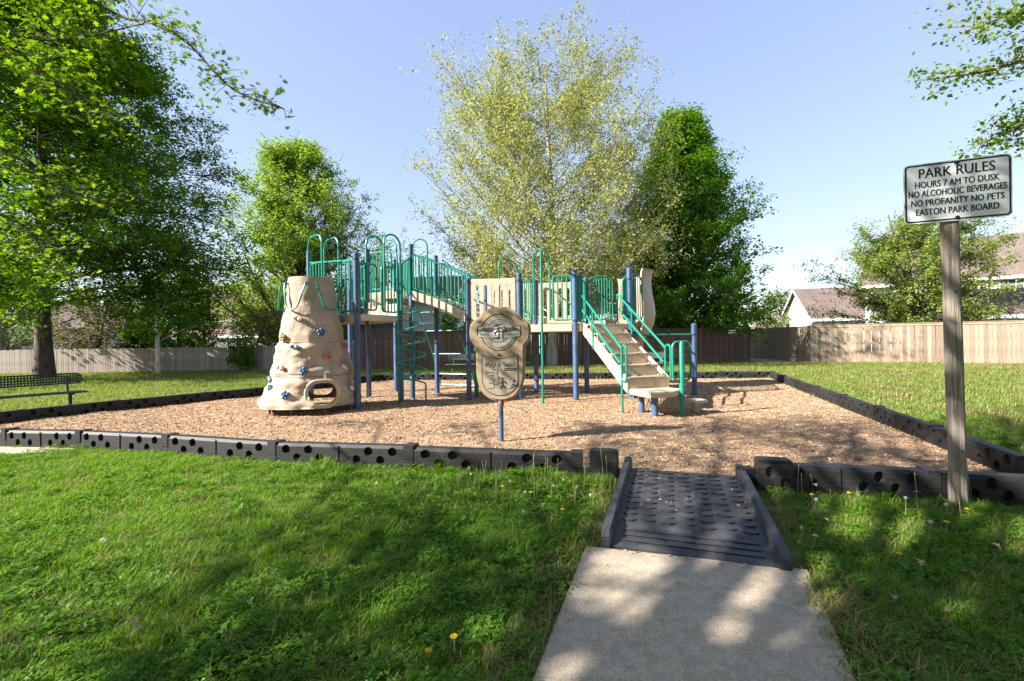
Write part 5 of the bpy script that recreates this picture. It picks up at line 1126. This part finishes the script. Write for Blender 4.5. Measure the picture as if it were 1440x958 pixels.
def sow(P, sc0, sc1, near):
    for x, y in P:
        bare = patch(x, y, 1.1, 31)
        wear = 1.0
        if y < 5.2 and x > 1.6: wear = .75
        if near and bare > .5 and rng.uniform() < .4: continue
        cl = patch(x, y, .8, 3) + (.22 if x > -1.5 and near else -.3) ; u = rng.uniform()
        if near and cl > -.35 and u < .15: k = int(rng.integers(3, 5))
        elif patch(x, y, 1.6, 13) > .36 and u < .6: k = 2
        elif u > .955 - (.10 if x > 1.5 and near else 0): k = 5
        else: k = int(rng.integers(0, 2))
        if near and k < 5 and edge_walk(x, y) and rng.uniform() < .55: k = 5
        s = rng.uniform(sc0, sc1) * (1 + .35 * patch(x, y, .9, 50)) * wear
        pts.append((x, y, 0)); rot.append((rng.normal() * .08, rng.normal() * .08, rng.uniform(0, 6.283))); scl.append(max(s, .3)); idx.append(k)
sow(lawn_points(8600, -7.2, 8.5, 1.45, 6.9, lambda x, y: y < 6.3 or x > 0), .75, 1.25, True)
sow(lawn_points(3200, -3.2, 4, 1.45, 3.4), .75, 1.2, True)
scatter('near_grass', pts, rot, scl, idx, src)
pts = []; rot = []; scl = []; idx = []
src2 = [(tuft(40, .16, .05, .10, .010, .8, 11), M['blade_lawn']), (tuft(40, .17, .04, .09, .010, 1.0, 12), M['blade_lawn']), (tuft(20, .16, .05, .12, .010, 1.0, 13), M['blade_dry'])]
for x, y in lawn_points(15000, -27, 30, 6.0, 26):
    k = 2 if rng.uniform() > .88 + .08 * (x < 0) - (.35 if x > 0 and patch(x, y, .35, 3) > .0 else 0) else int(rng.integers(0, 2))
    pts.append((x, y, 0)); rot.append((rng.normal() * .06, rng.normal() * .06, rng.uniform(0, 6.283))); scl.append(rng.uniform(.7, 1.25) * (1.0 if y < 14 else 1.3)); idx.append(k)
scatter('lawn_grass', pts, rot, scl, idx, src2)
# wood chips
def chip(seed):
    r = random.Random(seed); l, w, h = r.uniform(.016, .042), r.uniform(.005, .011), r.uniform(.003, .006); b = MB(); b.box((0, 0, 0), (l, w, h))
    V = [(x * r.uniform(.75, 1.15), y * r.uniform(.6, 1.25), z + r.uniform(-.001, .001) + .12 * x * r.choice((-1, 1))) for x, y, z in b.v]; me = bpy.data.meshes.new('chip'); me.from_pydata(V, [], b.f); return me
pts = []; rot = []; scl = []; idx = []
dgz = bed_obj.data
from mathutils.bvhtree import BVHTree
bvh = BVHTree.FromPolygons([v.co[:] for v in dgz.vertices], [p.vertices[:] for p in dgz.polygons])
bx0, bx1 = -9.3, 8.3
while len(pts) < 62000:
    y = 3.4 + 12 * rng.uniform() ** 1.7; x = rng.uniform(bx0, bx1)
    if abs(x) > 1.15 * y + .3 or not inside(BED, x, y): continue
    h = bvh.ray_cast(Vector((x, y, 1)), Vector((0, 0, -1)))[0]
    pts.append((x, y, (h.z if h else .02) + rng.uniform(.0, .008))); rot.append((rng.normal() * .3, rng.normal() * .3, rng.uniform(0, 6.283))); scl.append(rng.uniform(.6, 1.25) * (1 if y < 7 else 1.1)); idx.append(int(rng.integers(0, 8)))
scatter('wood_chips', pts, rot, scl, idx, [(chip(i), M['chip']) for i in range(8)])
pts = []; rot = []; scl = []; idx = []
for i in range(260):                               # chips kicked out over the ramp and its lower edge
    t_ = rng.uniform(); u = rng.uniform(-.02, 1.02)
    if i < 30: y_ = abs(rng.normal()) * -.03 + .012; x_ = .03 + u * .97; z = .028
    elif i < 330: y_ = 1.5 - abs(rng.normal()) * .45; x_ = .06 + u * .9; z = .083 - (1.55 - y_) * .017
    else: y_ = rng.uniform(-1.0, 0); x_ = u * 1.05; z = .026
    if y_ > 1.56 or y_ < -1.1: continue
    q = Vector((.53, 2.80)) + Vector((.9557, -.3250)) * x_ + HD * y_
    pts.append((q.x, q.y, z)); rot.append((rng.normal() * .2, rng.normal() * .2, rng.uniform(0, 6.283))); scl.append(rng.uniform(.3, .8)); idx.append(int(rng.integers(0, 8)))
scatter('stray_chips', pts, rot, scl, idx, [(chip(i + 20), M['chip']) for i in range(8)])
# ------------------------------------------------------------------ dandelions and fallen leaves
def dandelion(h, kind, lean):
    t = thing('dandelion', 'white dandelion seed head on a thin stalk in the grass' if kind == 'seed' else 'yellow dandelion flower low in the grass' if kind == 'flower' else 'bare dandelion stalk by the front border', 'dandelion', (0, 0, 0), 0, {'seed': 'dandelion seed heads', 'flower': 'yellow dandelions', 'stalk': 'bare dandelion stalks'}[kind])
    top = (lean[0], lean[1], h); MB().tube([(0, 0, -.02), (lean[0] * .3, lean[1] * .3, h * .5), top], [.0028, .0024, .002], 5).build('stem', M['stem'], t, smooth=True)
    if kind == 'seed':
        m = MB(); r = random.Random(int(h * 1e4)); c = Vector(top)
        for i in range(46):
            d = Vector((r.gauss(0, 1), r.gauss(0, 1), r.gauss(0, 1))).normalized(); p = c + d * .017; a = d.orthogonal().normalized(); b = d.cross(a); s = .0045
            m.add([p + a * s, p - a * s * .5 + b * s * .87, p - a * s * .5 - b * s * .87], [(0, 1, 2)]); m.add([c, p + a * .0005, p - a * .0005], [(0, 1, 2)])
        m.ball(top, .009, 6, 4); m.build('seed_head', M['fluff'], t)
    elif kind == 'flower':
        m = MB(); c = Vector(top)
        for ring_, (r_, z) in enumerate(((.017, .002), (.012, .006), (.006, .009))):
            for i in range(14): a = i * .449 + ring_; m.add([c, c + Vector((math.cos(a - .14) * r_, math.sin(a - .14) * r_, z)), c + Vector((math.cos(a) * r_ * 1.1, math.sin(a) * r_ * 1.1, z)), c + Vector((math.cos(a + .14) * r_, math.sin(a + .14) * r_, z))], [(0, 1, 2, 3)])
        m.build('flower_head', M['petal'], t)
    else: MB().ball(top, .005, 6, 4).build('bud', M['stem'], t)
    return t
protos = {k: [dandelion(h, k, (lx, ly)) for h, lx, ly in hs] for k, hs in dict(seed=((.16, .02, .01), (.21, -.02, .02), (.12, .03, -.01)), flower=((.07, .01, 0), (.1, -.01, .01)), stalk=((.24, .02, 0), (.2, -.03, .01), (.28, .01, -.02))).items()}
used = set()
def put(kind, x, y):
    k = rnd.randrange(len(protos[kind])); p = protos[kind][k]
    if (kind, k) in used: o = copy_tree(p)
    else: o = p; used.add((kind, k))
    o.location = (x, y, 0); o.rotation_euler = (0, 0, rnd.uniform(0, 6.28)); s = rnd.uniform(.85, 1.15) * (.72 if kind == 'seed' else .9); o.scale = (s, s, s)
for x, y in ((.1, 3.55), (.31, 3.7), (-.05, 3.95), (.5, 3.75), (.22, 3.3), (.62, 3.55), (-.4, 4.1), (.42, 4.0), (.05, 3.15), (-1.2, 3.9), (-2.5, 2.75), (2.2, 3.35), (2.75, 3.2), (3.05, 3.2), (1.85, 2.9), (2.5, 2.75)): put('seed', x, y)
for x, y in ((.12, 3.6), (.45, 3.62), (.34, 3.3), (-.1, 3.8), (-.25, 1.85), (-.35, 1.82), (2.3, 3.5), (2.65, 3.6), (3.15, 3.15), (2.75, 2.9), (2.15, 2.55), (1.8, 2.75)): put('flower', x, y)
for i in range(44):
    if i < 34: x = rnd.uniform(-.6, .85); y = 4.55 - .21 * x - rnd.uniform(.08, 1.0)
    else: x = rnd.uniform(2.3, 3.9); y = 3.9 - .25 * (x - 2.1) - rnd.uniform(.05, .5)
    put('stalk', x, y)
def fallen():
    me = bpy.data.meshes.new('fallen_leaf'); tv, tf = LOBED
    me.from_pydata([(float(x) * 1.1, float(y) - .5, .25 * math.sin(float(y) * 3) + .5 * float(x) ** 2) for x, y, z in tv], [], tf); me.materials.append(M['dead_leaf'])
    sp_ = [(-1.66, 1.93, .14), (.42, 2.55, .05), (2.15, 2.42, .1), (2.3, 2.3, .1), (1.75, 2.1, .07), (-.2, 3.4, .07), (-1.0, 3.9, .08), (2.6, 3.45, .08), (3.2, 2.6, .09), (2.05, 3.0, .07), (-.7, 2.4, .05), (2.9, 2.0, .08), (2.45, 3.7, .09), (3.1, 3.5, .07), (-2.2, 2.9, .06), (1.9, 2.0, .08), (2.75, 2.6, .07)]
    for i, (x, y, s) in enumerate(sp_):
        o = bpy.data.objects.new('fallen_leaf', me); col.objects.link(o); o.location = (x, y, .085 if i else .1); o.rotation_euler = (rnd.uniform(-.6, .6), rnd.uniform(-.6, .6), rnd.uniform(0, 6.28)); s *= .72 if i else 1; o.scale = (s * .8, s, s)
        if i == 0: tag(o, 'large curled brown leaf lying alone at the lower left of the lawn', 'fallen leaf')
        else: tag(o, 'small dry brown leaf lying on the shaded grass', 'fallen leaf', 'dry leaves on the grass')
fallen()
